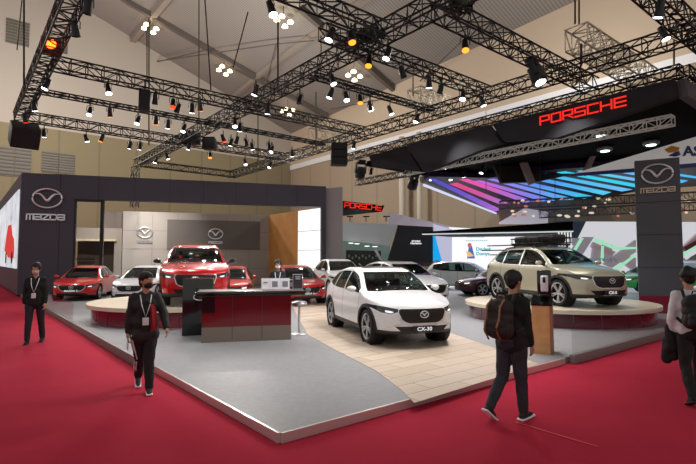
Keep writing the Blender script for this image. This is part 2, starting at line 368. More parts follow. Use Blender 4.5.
# wing with the screen
wg = thing('side_wing_wall', 'dark slate side wall carrying a bright car picture screen', 'wall panel', PLc, math.atan2(BX.y, BX.x))
MB().box((8.2, -.26, 3.06), (16.4, .5, 5.92)).build('wall_panel', navy, wg)
lm = bpy.data.materials.new('screen_picture'); lm.use_nodes = True; nt = lm.node_tree; nt.nodes.clear()
om = nt.nodes.new('ShaderNodeOutputMaterial'); em = nt.nodes.new('ShaderNodeEmission'); em.inputs[1].default_value = .95
tc = nt.nodes.new('ShaderNodeTexCoord'); mp = nt.nodes.new('ShaderNodeMapping'); mp.inputs['Scale'].default_value = (.28, 1, .5)
n1 = nt.nodes.new('ShaderNodeTexNoise'); n1.inputs['Scale'].default_value = 1.6; n1.inputs['Detail'].default_value = 3
cr = nt.nodes.new('ShaderNodeValToRGB'); e_ = cr.color_ramp.elements; e_[0].position = .3; e_[0].color = rgb(150, 150, 165); e_[1].position = .62; e_[1].color = rgb(235, 235, 238)
e3 = cr.color_ramp.elements.new(.38); e3.color = rgb(205, 205, 212)
sp = nt.nodes.new('ShaderNodeSeparateXYZ'); nt.links.new(tc.outputs['Object'], sp.inputs[0])
nt.links.new(tc.outputs['Object'], mp.inputs[0]); nt.links.new(mp.outputs[0], n1.inputs[0]); nt.links.new(n1.outputs['Fac'], cr.inputs[0]); nt.links.new(cr.outputs[0], em.inputs[0]); nt.links.new(em.outputs[0], om.inputs[0])
sr = MB().box((8.1, .03, 3.3), (15.2, .06, 3.9)).build('screen', lm, wg)
redp = E('screen_red', (225, 75, 70), .9)
m = MB()   # red car silhouette shown on the screen
prof = [(5, 2.15), (1.7, 2.1), (1.5, 2.6), (1.9, 3.1), (2.8, 3.3), (3.8, 3.95), (6.0, 4.0), (7.2, 3.3), (8, 2.6)]
m.slab([(x, .062, z-.25) for x, z in prof], .005).build('screen_car_shape', redp, sr)
m = MB()
for x, z, c_ in ((2.6, 2.0, .32), (6.6, 2.0, .34)): m.lathe([(c_, 0), (c_, .02)], n=16, c=(x, .066, z-.1), axis='Y')
m.build('screen_wheel_shape', E('screen_dark', (60, 40, 50), .7), sr)
# back wall, parallel to the portal
def bp_(px, y, Y=None):
    return None
BWR = Vector((-5.35, 32.45, 0)); BWL = Vector((-14.0, 29.8, 0)); BD = (BWR-BWL).normalized(); BN = Vector((BD.y, -BD.x, 0)); BL = (BWR-BWL).length
brz = math.atan2(BD.y, BD.x)
def bw(px, py):
    q = PL(px, py, BN, BN.dot(BWL)); return (q-BWL).dot(BD), q.z
bwt = thing('back_wall_display', 'warm grey panelled back wall with two chrome emblems', 'wall panel', BWL, brz)
MB().box((BL/2, .2, 2.46), (BL, .4, 4.68)).build('wall_panel', tan, bwt)
x0, z1 = bw(167.5, 219.5); x1, z0 = bw(259.5, 249.8)
MB().box(((x0+x1)/2, -.04, (z0+z1)/2), (x1-x0, .08, z1-z0)).build('grey_board', P('taupe_board', (104, 96, 90), .6), bwt)
sg = P('panel_groove', (120, 112, 104), .7)
m = MB()
for zz in (1.2, 2.45, 3.6): m.box((BL/2, -.004, zz), (BL, .012, .02))
for k in (1, 2, 3, 4, 5): m.box((BL*k/6+.2, -.004, 2.4), (.02, .012, 4.6))
m.build('panel_groove', sg, bwt)
for px in (145, 215.5):
    x, z = bw(px, 232.6 if px < 200 else 234); yy = -.06 if px < 200 else -.14
    sc_ = 1.0 if px < 200 else 1.0
    emblem('emblem', .86 if px < 200 else .9, chrome, bwt, Matrix.Translation((x, yy, z)), .05)
    strokes('lettering', 'mazda', .85, .13, chrome, bwt, Matrix.Translation((x, yy, z-.56)), .25, .2)
# wall returns
orange = P('orange_timber', (214, 148, 76), .55, noise=(1.2, .12))
def along(px, base, d, z=0):  # distance along horizontal direction d from base where direction px meets it
    r = ray(px, 250); # solve base + d s = k r
    a11, a12, b1 = d.x, -r.x, -base.x; a21, a22, b2 = d.y, -r.y, -base.y
    det = a11*a22-a12*a21; return (b1*a22-a12*b2)/det
RB = Vector((-1.55, 27.75, 0)); s1 = along(298, RB, BX); s2 = along(267.5, RB, BX)
lw = thing('light_wall', 'glowing white panel wall beside the orange timber wall', 'wall panel', RB, math.atan2(BX.y, BX.x))
MB().box((s1/2, -.12, 2.45), (s1, .25, 4.68)).build('light_panel', E('white_lightbox', (255, 252, 248), 1.15), lw)
m = MB()
for zz in (1.25, 2.35, 3.5): m.box((s1/2, .012, zz), (s1, .012, .03))
m.build('panel_seam', P('lightbox_seam', (190, 185, 180), .6), lw)
ow = MB().box((0, -.12, 2.46), (s2-s1-.02, .25, 4.68)).build('timber_wall', orange, loc=RB+BX*((s1+s2)/2), rz=math.atan2(BX.y, BX.x)); tag(ow, 'orange timber clad wall between grey wall and glowing white wall', 'wall panel')
# low wall with window, behind the red sedan
LWn = BN; base = BWL-BD*.02
def lowx(px): return -(along(px, BWL, BD))   # positive leftwards
lx0, lx1 = 0, lowx(60)
hw = thing('low_wall', 'taupe partition wall with a dark window behind the red sedan', 'wall panel', BWL, brz)
zt = PL(100, 228, BN, BN.dot(BWL)).z; wz1 = PL(100, 241, BN, BN.dot(BWL)).z; w0, w1 = lowx(114), lowx(74)
taup = P('taupe_wall', (140, 130, 120), .6)
m = MB(); m.box((-w0/2-.02, .2, zt/2+.05), (w0-.04, .4, zt-.1)); m.box((-(w0+w1)/2, .2, (zt+wz1)/2), (w1-w0, .4, zt-wz1)); m.box((-(w1+lx1)/2, .2, zt/2+.05), (lx1-w1, .4, zt-.1))
m.box((-(w0+w1)/2, .2, .3), (w1-w0, .4, .4)); m.build('wall_panel', taup, hw)
MB().box((-(w0+w1)/2, .9, wz1/2+.2), (w1-w0, .1, wz1-.3)).build('dark_recess', P('recess_brown', (66, 52, 42), .4), hw)
MB().box((-(w0+w1)/2, -.1, wz1+.05), (w1-w0+.3, .3, .12)).build('lintel_shelf', P('pale_lintel', (190, 170, 140), .5), hw)
MB().box((-(w0+w1)/2-.6, .6, wz1*.62), (w1-w0-1.2, .1, .08)).build('inner_rail', black, hw)
bx_ = MB().box((0, 0, 0), (1.15, 1.0, 1.0)).build('upper_box_block', P('brown_block', (108, 96, 88), .7), loc=BWL+BD*(-.62)+BN*(-.8)+Vector((0, 0, zt+.52)), rz=brz); tag(bx_, 'brown block standing on the partition wall beside the panelled wall', 'box')

# ================= slate totem pillar =================
p0_ = Vector((9.40, 15.6, 0)); pd = Vector((.867, -.5, 0)).normalized()
tt = thing('totem_pillar', 'tall slate totem with chrome winged emblem behind the beige car', 'pillar', p0_, math.atan2(pd.y, pd.x))
Wp = 1.22; Zp = D(636, 161, 15.6).z
MB().box((Wp/2, .25, (Zp+.65)/2), (Wp, .5, Zp-.65)).build('column_body', P('slate_totem', (74, 77, 84), .5), tt)
MB().box((Wp/2, .25, .375), (Wp, .5, .55)).build('gloss_plinth', maroon, tt)
m = MB()
for zz in (1.55, 2.6, 3.65): m.box((Wp/2, -.004, zz), (Wp, .01, .014))
m.build('panel_seam', sm, tt)
emblem('emblem', .84, chrome, tt, Matrix.Translation((Wp*.5, -.06, D(658, 174, 15.3).z)))
strokes('lettering', 'mazda', .92, .14, P('champagne_metal', (200, 180, 160), .35, .7), tt, Matrix.Translation((Wp*.5, -.04, D(658, 190, 15.3).z)), .25, .2)

# ================= round podiums =================
def podium(c, r, h, label, skm=None, n=96):
    t = thing('round_podium', label, 'podium', (c[0], c[1], .1))
    MB().lathe([(r-.14, .0), (r-.14, h-.1)], n=n).build('inner_drum', P('seam_pale', (170, 140, 140), .5), t)
    for k in range(24):
        m = MB(); g0 = 2*PI*k/24+.003; st_ = (2*PI/24-.006)/5; vs = [((r-.12)*math.cos(g0+st_*i), (r-.12)*math.sin(g0+st_*i), z) for i in range(6) for z in (0, h-.1)]
        m.add(vs, [(2*i, 2*i+2, 2*i+3, 2*i+1) for i in range(5)], None, True); m.build('skirt_panel', skm or maroon, t, fixn=False)
    top = P('podium_top', (222, 208, 186), .35, noise=(2, .05))
    MB().lathe([(r-.1, h-.1), (r, h-.1), (r, h), (0.01, h)], n=n, smooth=False).build('wooden_top', top, t)
    MB().lathe([(r-.6, -.0), (r-.6, .01)], n=n).build('base_ring', black, t)
    return t
podium((6.22, 14.4), 2.65, .46, 'round podium with pale wooden top under the beige car', P('maroon_dark', (84, 24, 40), .12, coat=.4))
podium((-4.85, 14.5), 2.65, .5, 'round podium with pale wooden top under the raised red car')

# ================= reception desk =================
dl = Vector((-3.01, 9.96, .1)); dd = (Vector((-1.22, 10.39, .1))-dl).normalized(); dw = 1.84
ds = thing('reception_desk', 'wide reception desk with dark red front and black counter top', 'desk', dl, math.atan2(dd.y, dd.x))
MB().box((dw/2, .3, .63), (dw, .6, .64)).build('red_front', P('desk_red', (108, 12, 22), .14, coat=.3), ds); MB().box((dw/2, .3, .155), (dw, .6, .31)).build('lower_band', P('desk_taupe', (132, 118, 108), .3, .4), ds)
MB().box((.13, -.004, .78), (.26, .012, .34)).build('black_corner_panel', black, ds)  # black panel standing in for a dark recess in the front
m = MB()
for k in (1, 2): m.box((dw*k/3, -.002, .5), (.01, .008, .9))
m.build('panel_seam', P('desk_seam', (60, 30, 35), .4), ds)
MB().rbox((dw/2+.08, .3, .995), (dw+.42, .8, .09), b=.01).build('counter_top', black, ds)
MB().rbox((dw/2+.08, .31, 1.046), (dw+.34, .7, .012), b=.004).build('counter_surface', P('counter_grey', (150, 140, 132), .25), ds)
tl = thing('black_totem_stand', 'upright black box stand joined beside the red fronted desk', 'stand', Vector((-3.72, 10.85, .1)), math.atan2(dd.y, dd.x))
MB().rbox((.33, .25, .64), (.66, .5, 1.28), b=.012).build('cabinet_body', black, tl)
m = MB(); m.tube([(.38+.14*math.cos(2*PI*k/24), -.012, .86+.07*math.sin(2*PI*k/24)) for k in range(24)], .012, n=6, closed=True); m.build('oval_badge', chrome, tl)
# bar stool behind the desk end
st = thing('bar_stool', 'bar stool with silver oval seat at the desk end', 'stool', (-1.12, 11.1, .1))
MB().lathe([(.02, .62), (.17, .64), (.19, .70), (.15, .75), (.01, .76)], n=20).build('seat', P('silver_seat', (190, 190, 195), .25, .6), st)
MB().lathe([(.03, .03), (.025, .64)], n=12).build('post', chrome, st)
MB().lathe([(.19, .0), (.18, .02), (.04, .04)], n=24).build('base', chrome, st)
# things on the desk
def dp(u, v, z=1.153): q = dl+dd*u+Vector((-dd.y, dd.x, 0))*v; return Vector((q.x, q.y, z))
drz = math.atan2(dd.y, dd.x)
def card(u, v, w_, h_, label, face, nm, cat, print_=None, frame_=None):
    t = thing(nm, label, cat, dp(u, v), drz)
    M = Matrix.Rotation(-.18, 3, 'X')
    fm = frame_ or P('clear_acrylic', (225, 228, 230), .15)
    MB().box((0, .03, h_/2), (w_, .012, h_), M=M).build('panel', fm, t)
    MB().box((0, .019, h_/2), (w_*.9, .008, h_*.88), M=M).build('printed_sheet', face, t)
    MB().box((0, .07, .008), (w_, .12, .012)).build('foot', fm, t)
    if print_:
        m = MB()
        for (x, z, a, b) in print_: m.box((x*w_, .0125, z*h_), (a*w_, .006, b*h_), M=M)
        m.build('print_block', P('print_grey', (120, 118, 130), .6), t)
    return t
paper = P('paper_white', (228, 226, 232), .6); darkp = P('dark_poster', (58, 30, 34), .4)
card(1.30, .12, .18, .25, 'narrow white acrylic card holder at the end of the counter cards', paper, 'card_holder', 'card holder', [(0, .65, .5, .1), (0, .35, .6, .06)])
card(1.50, .12, .24, .25, 'wide white acrylic card holder with grey printed square', paper, 'card_holder', 'card holder', [(-.0, .5, .5, .5)])
card(1.72, .12, .2, .25, 'white acrylic card holder with darker grey square beside black frame', paper, 'card_holder', 'card holder', [(0, .5, .6, .5)])
card(1.87, .14, .12, .22, 'small dark red leaflet stand between white cards and black frame', darkp, 'leaflet_stand', 'stand', [(0, .5, .6, .4)])
card(2.0, .14, .22, .34, 'tall black framed leaflet stand at the counter end', P('night_poster', (45, 35, 42), .3), 'leaflet_display', 'stand', [(0, .75, .5, .25), (-.2, .28, .3, .2), (.25, .28, .3, .2)], P('silver_frame', (170, 170, 175), .3, .7))

# ================= sanitiser stand =================
sx = Vector((3.36, 8.86, .0)); sdr = Vector((.9, -.436, 0)).normalized()
ss = thing('sanitiser_stand', 'timber sided floor stand with white sanitiser dispenser', 'stand', sx, math.atan2(sdr.y, sdr.x))
wood = P('oak_side', (205, 152, 100), .5, noise=(6, .12))
m = MB(); m.add([(0, 0, .1), (.34, 0, .1), (.34, 0, .97), (0, 0, .97), (0, .42, .1), (.34, .42, .1), (.34, .42, 1.08), (0, .42, 1.08)], [(0, 1, 2, 3), (5, 4, 7, 6), (1, 5, 6, 2), (4, 0, 3, 7), (0, 4, 5, 1)], wood)
m.build('timber_body', wood, ss)
MB().box((.325, .21, .53), (.04, .435, .86)).build('side_panel', P('oak_edge', (150, 96, 70), .5), ss)
m = MB(); m.add([(-.01, -.01, .97), (.35, -.01, .97), (.35, .43, 1.09), (-.01, .43, 1.09), (-.01, -.01, 1.0), (.35, -.01, 1.0), (.35, .43, 1.12), (-.01, .43, 1.12)], [(0, 1, 2, 3), (4, 7, 6, 5), (0, 4, 5, 1), (1, 5, 6, 2), (2, 6, 7, 3), (3, 7, 4, 0)])
m.build('sloping_top', black, ss)
MB().rbox((.20, .40, 1.33), (.25, .05, .56), b=.02).build('back_board', black, ss)
dsx = MB().rbox((.21, .32, 1.36), (.13, .11, .30), b=.025).build('dispenser', P('white_plastic', (225, 220, 230), .35), ss)
MB().rbox((.21, .262, 1.43), (.05, .01, .1), b=.003).build('sensor_window', black, dsx)
MB().rbox((.21, .28, 1.15), (.16, .14, .03), b=.01).build('drip_tray', black, ss)
# ================= trusses =================
ZG = 7.5
def truss(p, q, w, label, mat=trussm, pitch=.45, r=.026, ladder=False, name='lighting_truss', group=None):
    p = Vector(p); q = Vector(q); d = (q-p); L = d.length; s, u = frame(d); N = max(2, round(L/pitch)); h = w/2
    base = p.copy()
    t = thing(name, label, 'truss', base, 0, group); d = d/L
    def at(t_, i, j): return d*(L*t_)+s*(i*h)+u*(j*h*(.35 if ladder else 1))
    m = MB()
    for i in (-1, 1):
        for j in (-1, 1): m.tube([at(0, i, j), at(1, i, j)], r, n=6)
    m.build('chord', mat, t)
    m = MB(); rr = r*.9
    for k in range(N):
        a, b = k/N, (k+1)/N; z = 1 if k % 2 else -1
        for j in (-1, 1):
            m.bar(at(a, -z, j), at(b, z, j), rr); m.bar(at(a, -1, j), at(a, 1, j), rr)
        for i in (-1, 1):
            m.bar(at(a, i, -z), at(b, i, z), rr); m.bar(at(a, i, -1), at(a, i, 1), rr)
    m.build('lattice', mat, t); return t
T = lambda a, b, a2, b2, w, lab, z=ZG, **k: truss(AB(a, b, z), AB(a2, b2, z), w, lab, **k)
T(8.12, -1, 8.12, 30, .42, 'long black central truss running over the whole display')
T(1.75, -1, 1.75, 23.2, .42, 'black box truss that ends at the big hanging subwoofer')
T(14.15, 3.4, 14.15, 30, .42, 'black box truss running in front of the red lettered fascia')
T(1.95, 16, 13.9, 16, .36, 'black cross truss holding the small black column speaker')
T(1.95, 19, 13.9, 19, .30, 'thin black ladder truss between two heavier cross trusses', ladder=True)
T(1.95, 22.8, 13.9, 22.8, .36, 'black cross truss above the slate portal, starting at the subwoofer')
T(8.3, 29.7, 14.3, 29.7, .36, 'short black cross truss at the far end above the back wall')
T(1.95, 8.5, 8.0, 8.5, .34, 'black cross truss high over the reception desk, next the orange lamp')
T(6.9, 9.5, 13.9, 9.5, .34, 'black cross truss crossing the central truss at the green cable bundle')
T(8.3, 12, 13.9, 12, .32, 'black ladder truss with a row of lit spots above the white car', ladder=True)
T(8.3, 6.95, 16, 6.95, .42, 'heavy black truss carrying the large black moving head')
T(8.3, 3.65, 18, 3.65, .42, 'black truss crossing over the slate totem pillar')
T(15.1, 4.2, 15.1, 18.9, .30, 'black truss along the top of the red lettered fascia', z=6.93)
T(15.2, 4.2, 22, 4.2, .30, 'black truss returning from the fascia corner', z=6.93)
T(18.9, 11.2, 18.9, 22.5, .32, 'low black truss with small spots behind the dark fascia', z=6.5)
truss(AB(8.1, 30.2, 7.3), AB(8.1, 30.2, 4.9), .35, 'short upright truss leg seen inside the slate portal opening')
# grey roof-hung truss pieces
def hung(px0, py0, px1, py1, Y0, Y1, w, lab): return truss(D(px0, py0, Y0), D(px1, py1, Y1), w, lab, mat=trussl, pitch=.6, r=.045, name='aluminium_truss')
hung(576, 37, 647, 80, 20, 25, .95, 'pale aluminium box truss hanging from two ropes beside the central fascia')
hung(414, 96, 444, 106, 26, 28, .9, 'pale aluminium truss hanging beyond the ladder truss')
hung(313, 133, 352, 143, 27, 29, .8, 'pale aluminium truss hanging above the black line array speakers')
# hanging cables and chains
def cable(px, y0, y1, Y, mat, label, r=.022, px2=None):
    a = D(px, y0, Y); b = D(px2 or px, y1, Y); m = MB(); m.tube([Vector((0, 0, 0)), b-a], r, n=5); o = m.build('hanging_cable', mat, loc=a); tag(o, label, 'cable')
green = P('green_cable', (96, 104, 62), .7); dk_ = P('dark_cable', (52, 46, 40), .7)
cable(149, 18, 145, 18.5, green, 'pale green cable from the lamp cluster down to the cross trusses', .03)
cable(147, 20, 79, 18.3, dk_, 'thin dark cable beside the pale green one')
cable(199, 0, 118, 16, green, 'long green cable hanging to the ladder truss')
cable(205, 0, 90, 17, dk_, 'slanting dark cable beside the long green cable', .025, 211)
cable(278, 18, 92, 17.5, dk_, 'thick dark cable dropping to the central truss', .035)
cable(321, 36, 62, 17, green, 'short green cable above the central truss')
cable(22, 0, 50, 16, green, 'cable hanging before the grey louvre', .02, 17)
cable(24, 0, 85, 15, dk_, 'twin dark cable reaching the subwoofer truss', .03)
cable(56, 0, 22, 13, dk_, 'short dark rope at the top of the subwoofer truss', .03)
cable(316, 92, 150, 24, green, 'green chain dropping behind the far cross truss', .035)
cable(258, 105, 165, 26, green, 'green chain beside the far end truss', .035)
cable(413, 62, 96, 25, P('tan_rope', (140, 120, 90), .8), 'tan chain holding the pale aluminium truss', .04)
cable(575, 0, 24, 20, dk_, 'first of two ropes on the roof-hung aluminium truss', .04)
cable(579, 0, 24, 20, dk_, 'second rope of the roof-hung aluminium truss', .04)
cable(581, 44, 66, 14.5, dk_, 'dark chain above the moving head truss', .04)
cable(674, 40, 66, 12.5, P('olive_strap', (110, 115, 50), .8), 'olive strap tied to the truss near the fascia corner', .025)
cable(248, 12, 68, 18, dk_, 'slanting dark rope up to the roof girder', .025, 233)
for i, (px, y0, y1) in enumerate(((486, 110, 192), (500, 158, 186), (540, 150, 215), (555, 175, 240))):
    cable(px, y0, y1, 21, P('thin_wire', (70, 66, 66), .6), ['thin wire below the dark fascia seam', 'thin wire by the black hung box', 'thin wire before the cyan light stripes', 'thin wire reaching the black flat roof'][i], .012)

# ================= stage lights =================
lensw = E('lens_white', (246, 250, 255), 9); lenso = E('lens_orange', (255, 130, 40), 3.2); lensr = E('lens_red', (255, 50, 20), 3.5); lensoff = P('lens_dark', (40, 42, 50), .1)
can = P('lamp_black', (16, 16, 18), .4)
def lamp_proto(kind):
    t = bpy.data.objects.new('stage_spotlight', None); C.objects.link(t)
    M = Matrix.Rotation(.35, 3, 'X')
    lens = {'w': lensw, 'o': lenso, 'r': lensr, 'k': lensoff}[kind]
    m = MB(); m.lathe([(.05, .19), (.075, .17), (.085, .05), (.105, -.17), (.112, -.19), (.1, -.18)], n=16); o = m.build('housing', can, t); o.rotation_euler = (.35, 0, 0); o.location = (0, 0, -.28)
    ln = MB().lathe([(.005, -.18), (.1, -.185), (.1, -.20), (.005, -.215)], n=16).build('lens', lens, t); ln.rotation_euler = (.35, 0, 0); ln.location = (0, 0, -.28)
    m = MB(); m.tube([(-.13, 0, -.28), (-.13, 0, -.1), (-.09, 0, -.06), (.09, 0, -.06), (.13, 0, -.1), (.13, 0, -.28)], .014, n=5); m.bar((0, 0, -.06), (0, 0, .1), .04); m.build('yoke', can, t)
    return t
PROT = {k: lamp_proto(k) for k in 'work'}
CNT = {}
NUM = ['first', 'second', 'third', 'fourth', 'fifth', 'sixth', 'seventh', 'eighth', 'ninth', 'tenth', 'eleventh', 'twelfth']
def lamp(px, py, k, where, z=7.3, sc=.88, rz=None, rows=None):
    word = {'w': 'white-glowing', 'o': 'orange-glowing', 'r': 'red-glowing', 'k': 'unlit black'}[k]
    n = CNT.get((k, where), 0); CNT[(k, where)] = n+1
    # hang it so that its lens falls at the surveyed direction
    p = G(px, py-1, z-.28*sc)
    lab = f'{NUM[n]} {word} stage spotlight along the {where}'
    grp = f'{word} spotlights on the {where}'
    if (k in used): o = dup(PROT[k], (p.x, p.y, z), rz if rz is not None else random.uniform(0, 6.28))
    else: o = PROT[k]; o.location = (p.x, p.y, z); used.add(k)
    o['label'] = lab; o['category'] = 'stage light'; o['group'] = grp; o.scale = (sc,)*3
    return o
used = set()
TR = {'subwoofer truss': [(34, 107, 'w'), (47, 85, 'w'), (25, 119, 'r'), (75, 30, 'k'), (88, 7, 'k')],
 'cross truss with the column speaker': [(108, 90, 'w'), (155, 100, 'k'), (173, 104, 'r'), (178, 109, 'k'), (192, 109, 'w'), (200, 107, 'o')],
 'thin ladder truss': [(90, 112, 'w'), (110, 113, 'o'), (138, 121, 'w'), (156, 121, 'o'), (168, 125, 'w'), (184, 129, 'w'), (223, 139, 'r'), (231, 143, 'w'), (237, 141, 'k'), (246, 143, 'k'), (252, 147, 'w'), (269, 147, 'k'), (272, 150, 'w'), (292, 154, 'w')],
 'cross truss above the portal': [(44, 134, 'w'), (86, 139, 'w'), (102, 139, 'o'), (130, 146, 'w'), (140, 147, 'w'), (156, 161, 'w'), (167, 157, 'w'), (189, 147, 'w'), (210, 156, 'o'), (245, 163, 'w'), (270, 166, 'w')],
 'central truss': [(235, 124, 'w'), (240, 128, 'w'), (268, 110, 'w'), (256, 91, 'w'), (271, 9, 'w'), (300, 100, 'k')],
 'cross truss at the cable bundle': [(331, 35, 'w'), (351, 38, 'o'), (369, 62, 'o'), (388, 54, 'w'), (402, 73, 'k')],
 'ladder truss above the white car': [(332, 80, 'w'), (331, 94, 'w'), (346, 97, 'w'), (360, 100, 'o'), (370, 107, 'w'), (390, 111, 'w'), (417, 119, 'w')],
 'cross truss before the pale beam': [(429, 83, 'w'), (441, 89, 'k'), (463, 96, 'w'), (482, 102, 'w'), (354, 146, 'w')],
 'heavy truss of the moving head': [(465, 46, 'o'), (660, 10, 'w'), (663, 34, 'w')],
 'low truss behind the dark fascia': [(445, 166, 'w'), (450, 178, 'w'), (463, 175, 'w'), (482, 171, 'w'), (438, 180, 'k'), (430, 178, 'w'), (404, 172, 'k'), (371, 172, 'k')]}
for wh, L_ in TR.items():
    for px, py, k in L_: lamp(px, py, k, wh, z=7.3 if 'low' not in wh else 6.4)
# larger heads
def moving_head(loc, s, label, rx=.3, rz=0., lit=True):
    t = thing('moving_head_light', label, 'stage light', loc, rz); t.scale = (s,)*3
    h = MB().rbox((0, 0, -.5), (.42, .5, .62), b=.1).build('head', can, t)
    MB().lathe([(.01, -.86), (.17, -.84), (.19, -.78), (.19, -.76)], n=20).build('lens', lensw if lit else lensoff, t)
    m = MB(); m.rbox((-.27, 0, -.3), (.07, .22, .5), b=.02); m.rbox((.27, 0, -.3), (.07, .22, .5), b=.02); m.rbox((0, 0, -.03), (.6, .26, .1), b=.02); m.build('yoke_arm', can, t)
    MB().rbox((0, 0, .1), (.4, .36, .16), b=.02).build('base_box', can, t); t.rotation_euler = (rx, 0, rz); return t
moving_head(G(532, 63, 7.2), .78, 'large black moving head with bright lens under the heavy truss', -.35, .9)
moving_head(G(361, 163, 6.9), 1.0, 'black moving head beside the line array', .2, .4, False)
moving_head(G(415, 176, 6.2), .9, 'black moving head at the tip of the coloured light canopy', .3, .9, False)
t = thing('red_wash_light', 'big square wash light glowing red on the subwoofer truss', 'stage light', G(51, 46, 7.6), .5)
MB().rbox((0, 0, 0), (.48, .3, .42), b=.04).build('housing', P('red_lit_housing', (110, 14, 14), .4), t)
ln = MB().lathe([(.01, -.19), (.13, -.18), (.13, -.14)], n=16, axis='Y').build('lens', E('lens_hot', (255, 90, 20), 8), t)
# speakers
def speaker(loc, size, rz, label, rx=0, n=1):
    t = thing('hanging_speaker', label, 'speaker', loc, rz); t.rotation_euler = (rx, 0, rz)
    for k in range(n):
        h = size[2]/n; MB().rbox((0, 0, -h*(k+.5)), (size[0], size[1], h*.96), b=.03).build('cabinet', blackm, t)
        MB().box((0, -size[1]/2-.006, -h*(k+.5)), (size[0]*.88, .012, h*.8)).build('front_grille', P('speaker_grille', (30, 30, 33), .8), t)
    MB().bar((0, 0, 0), (0, 0, .3), .05).build('hanger_bar', can, t); return t
speaker(G(145, 90, 7.3), (.34, .34, .72), .3, 'small black column speaker on the cross truss')
speaker(G(26, 125, 7.3), (1.0, .85, .9), .75, 'big black subwoofer hanging tilted at the truss corner', .55)
speaker(G(339, 143.5, 7.0), (.72, .6, 1.0), .1, 'black line array speaker of three cabinets hanging near the fascia tip', 0, 3)
t = thing('chain_hoist', 'dark motor hoists clustered where the central and portal trusses cross', 'hoist', G(191, 138, 7.6))
MB().rbox((0, 0, 0), (.8, .5, .6), b=.05).build('motor_body', can, t); MB().rbox((.8, .3, -.2), (.6, .45, .6), b=.05).build('motor_body', can, t)
t = thing('cable_bundle', 'green and dark cable bundle tied at the truss crossing', 'cable', AB(8.3, 9.3, 7.75))
for i in range(5):
    m = MB(); pts = [(random.uniform(-.5, .5), random.uniform(-.4, .4), random.uniform(-.2, .3)) for _ in range(7)]; m.tube(pts, .035, n=5); m.build('cable_loop', P('bundle_green', (60, 90, 40), .7) if i % 2 else blackm, t)
t = thing('cable_bundle', 'green cable bundle on the heavy truss close to the roof', 'cable', AB(8.9, 7.0, 7.8))
for i in range(5):
    m = MB(); pts = [(random.uniform(-.5, .5), random.uniform(-.4, .4), random.uniform(-.2, .3)) for _ in range(7)]; m.tube(pts, .035, n=5); m.build('cable_loop', P('bundle_green', (60, 90, 40), .7) if i % 2 else blackm, t)
# lamp clusters under the roof
warm = E('bay_lamp_glow', (255, 232, 190), 7)
def cluster(pts, label):
    c = [PL(x, y, RN, RD)-Vector((0, 0, 1.6)) for x, y in pts]; o = sum(c, Vector())/4
    t = thing('high_bay_light', label, 'ceiling light', o, 0, 'high bay lamp clusters'); t['group'] = 'high bay lamp clusters under the roof'
    for q in c: MB().lathe([(.01, -.1), (.3, -.08), (.26, .1), (.05, .25), (.01, .25)], n=14, c=q-o).build('lamp_head', warm, t)
    m = MB()
    for q in c: m.bar(q-o+Vector((0, 0, .2)), Vector((0, 0, .5)), .05)
    m.bar((0, 0, .5), (0, 0, 1.5), .08); m.build('hanger', darkg, t)
cluster([(144.5, 14), (147, 10), (156.5, 14.5), (153.5, 18.5)], 'four lamp cluster above the pale green cable')
cluster([(219, 57), (222.5, 53), (230, 58), (226, 61.5)], 'four lamp cluster in front of the far roof girder')
cluster([(277, 4), (282, 0), (290.5, 6), (285, 10.5)], 'four lamp cluster at the top beside the thick dark cable')
cluster([(348, 61), (353.5, 57), (360, 62), (354.5, 66)], 'four lamp cluster by the crossing of trusses')
cluster([(282, 99.5), (286.5, 97), (293, 98), (289.5, 103)], 'four lamp cluster low beside the central truss')
# ================= neighbouring stands =================
fas = P('fascia_black', (44, 44, 48), .85, spec=.15); redE = E('red_letters', (235, 45, 35), 1.3)
NA = AX
def poly_on(px, n, d, thick, name, mat, parent=None, org=Vector((0, 0, 0))):
    q = [PL(x, y, n, d)-org for x, y in px]; o = MB().slab(q, thick).build(name, mat, parent); return o
t = thing('hanging_fascia', 'long faceted black fascia with red lettering hung from the trusses', 'sign', AB(15.0, 10, 6)); og = t.location.copy()
th = .25
poly_on([(373, 157), (409, 146.5), (425.5, 172.5), (376, 167)], NA, 15.2, -th, 'facet_panel', fas, t, og)
poly_on([(410.5, 146), (492, 126), (505, 143.5), (428, 173)], NA, 15.1, -th, 'facet_panel', P('fascia_black_b', (50, 50, 54), .85, spec=.15), t, og)
poly_on([(496, 125.3), (676.5, 81), (679.5, 98.5), (561, 139), (540, 139.5), (508, 142.5)], NA, 15.0, -th, 'facet_panel', fas, t, og)
cn = PL(676.5, 81, NA, 15.0); cb = PL(679.5, 98.5, NA, 15.0)
MB().slab([cn-og, cb-og, cb-og+AX*5+Vector((0, 0, -.1)), cn-og+AX*5], .2).build('facet_panel', P('fascia_grey', (70, 68, 70), .5), t)
pc = PL(580, 111.5, NA, 14.7); MM = facing(pc-og, -NA)
# the row of letters rises with the fascia's own line
strokes('lettering', 'PORSCHE', 2.6, .26, redE, t, MM)
o = MB().prism([tuple(AB(a, b)[:2]) for a, b in ((15.4, 4.2), (30, 4.2), (30, 17.5), (15.4, 17.5))], 6.35, 6.6).build('black_overhead_canopy', P('canopy_black', (7, 7, 8), .9, spec=.1)); tag(o, 'black overhead canopy above the neighbouring car stand', 'canopy')
Lc = P('truss_added_glow', (190, 186, 176), .5, .2, emi=(200, 200, 190), es=.12)  # pale colour and faint glow imitate light falling on the truss
truss(AB(17, 5, 6.1), AB(17, 16.5, 6.1), .3, 'pale truss given a glow under the black overhead canopy', mat=Lc, pitch=.4, name='lighting_truss')
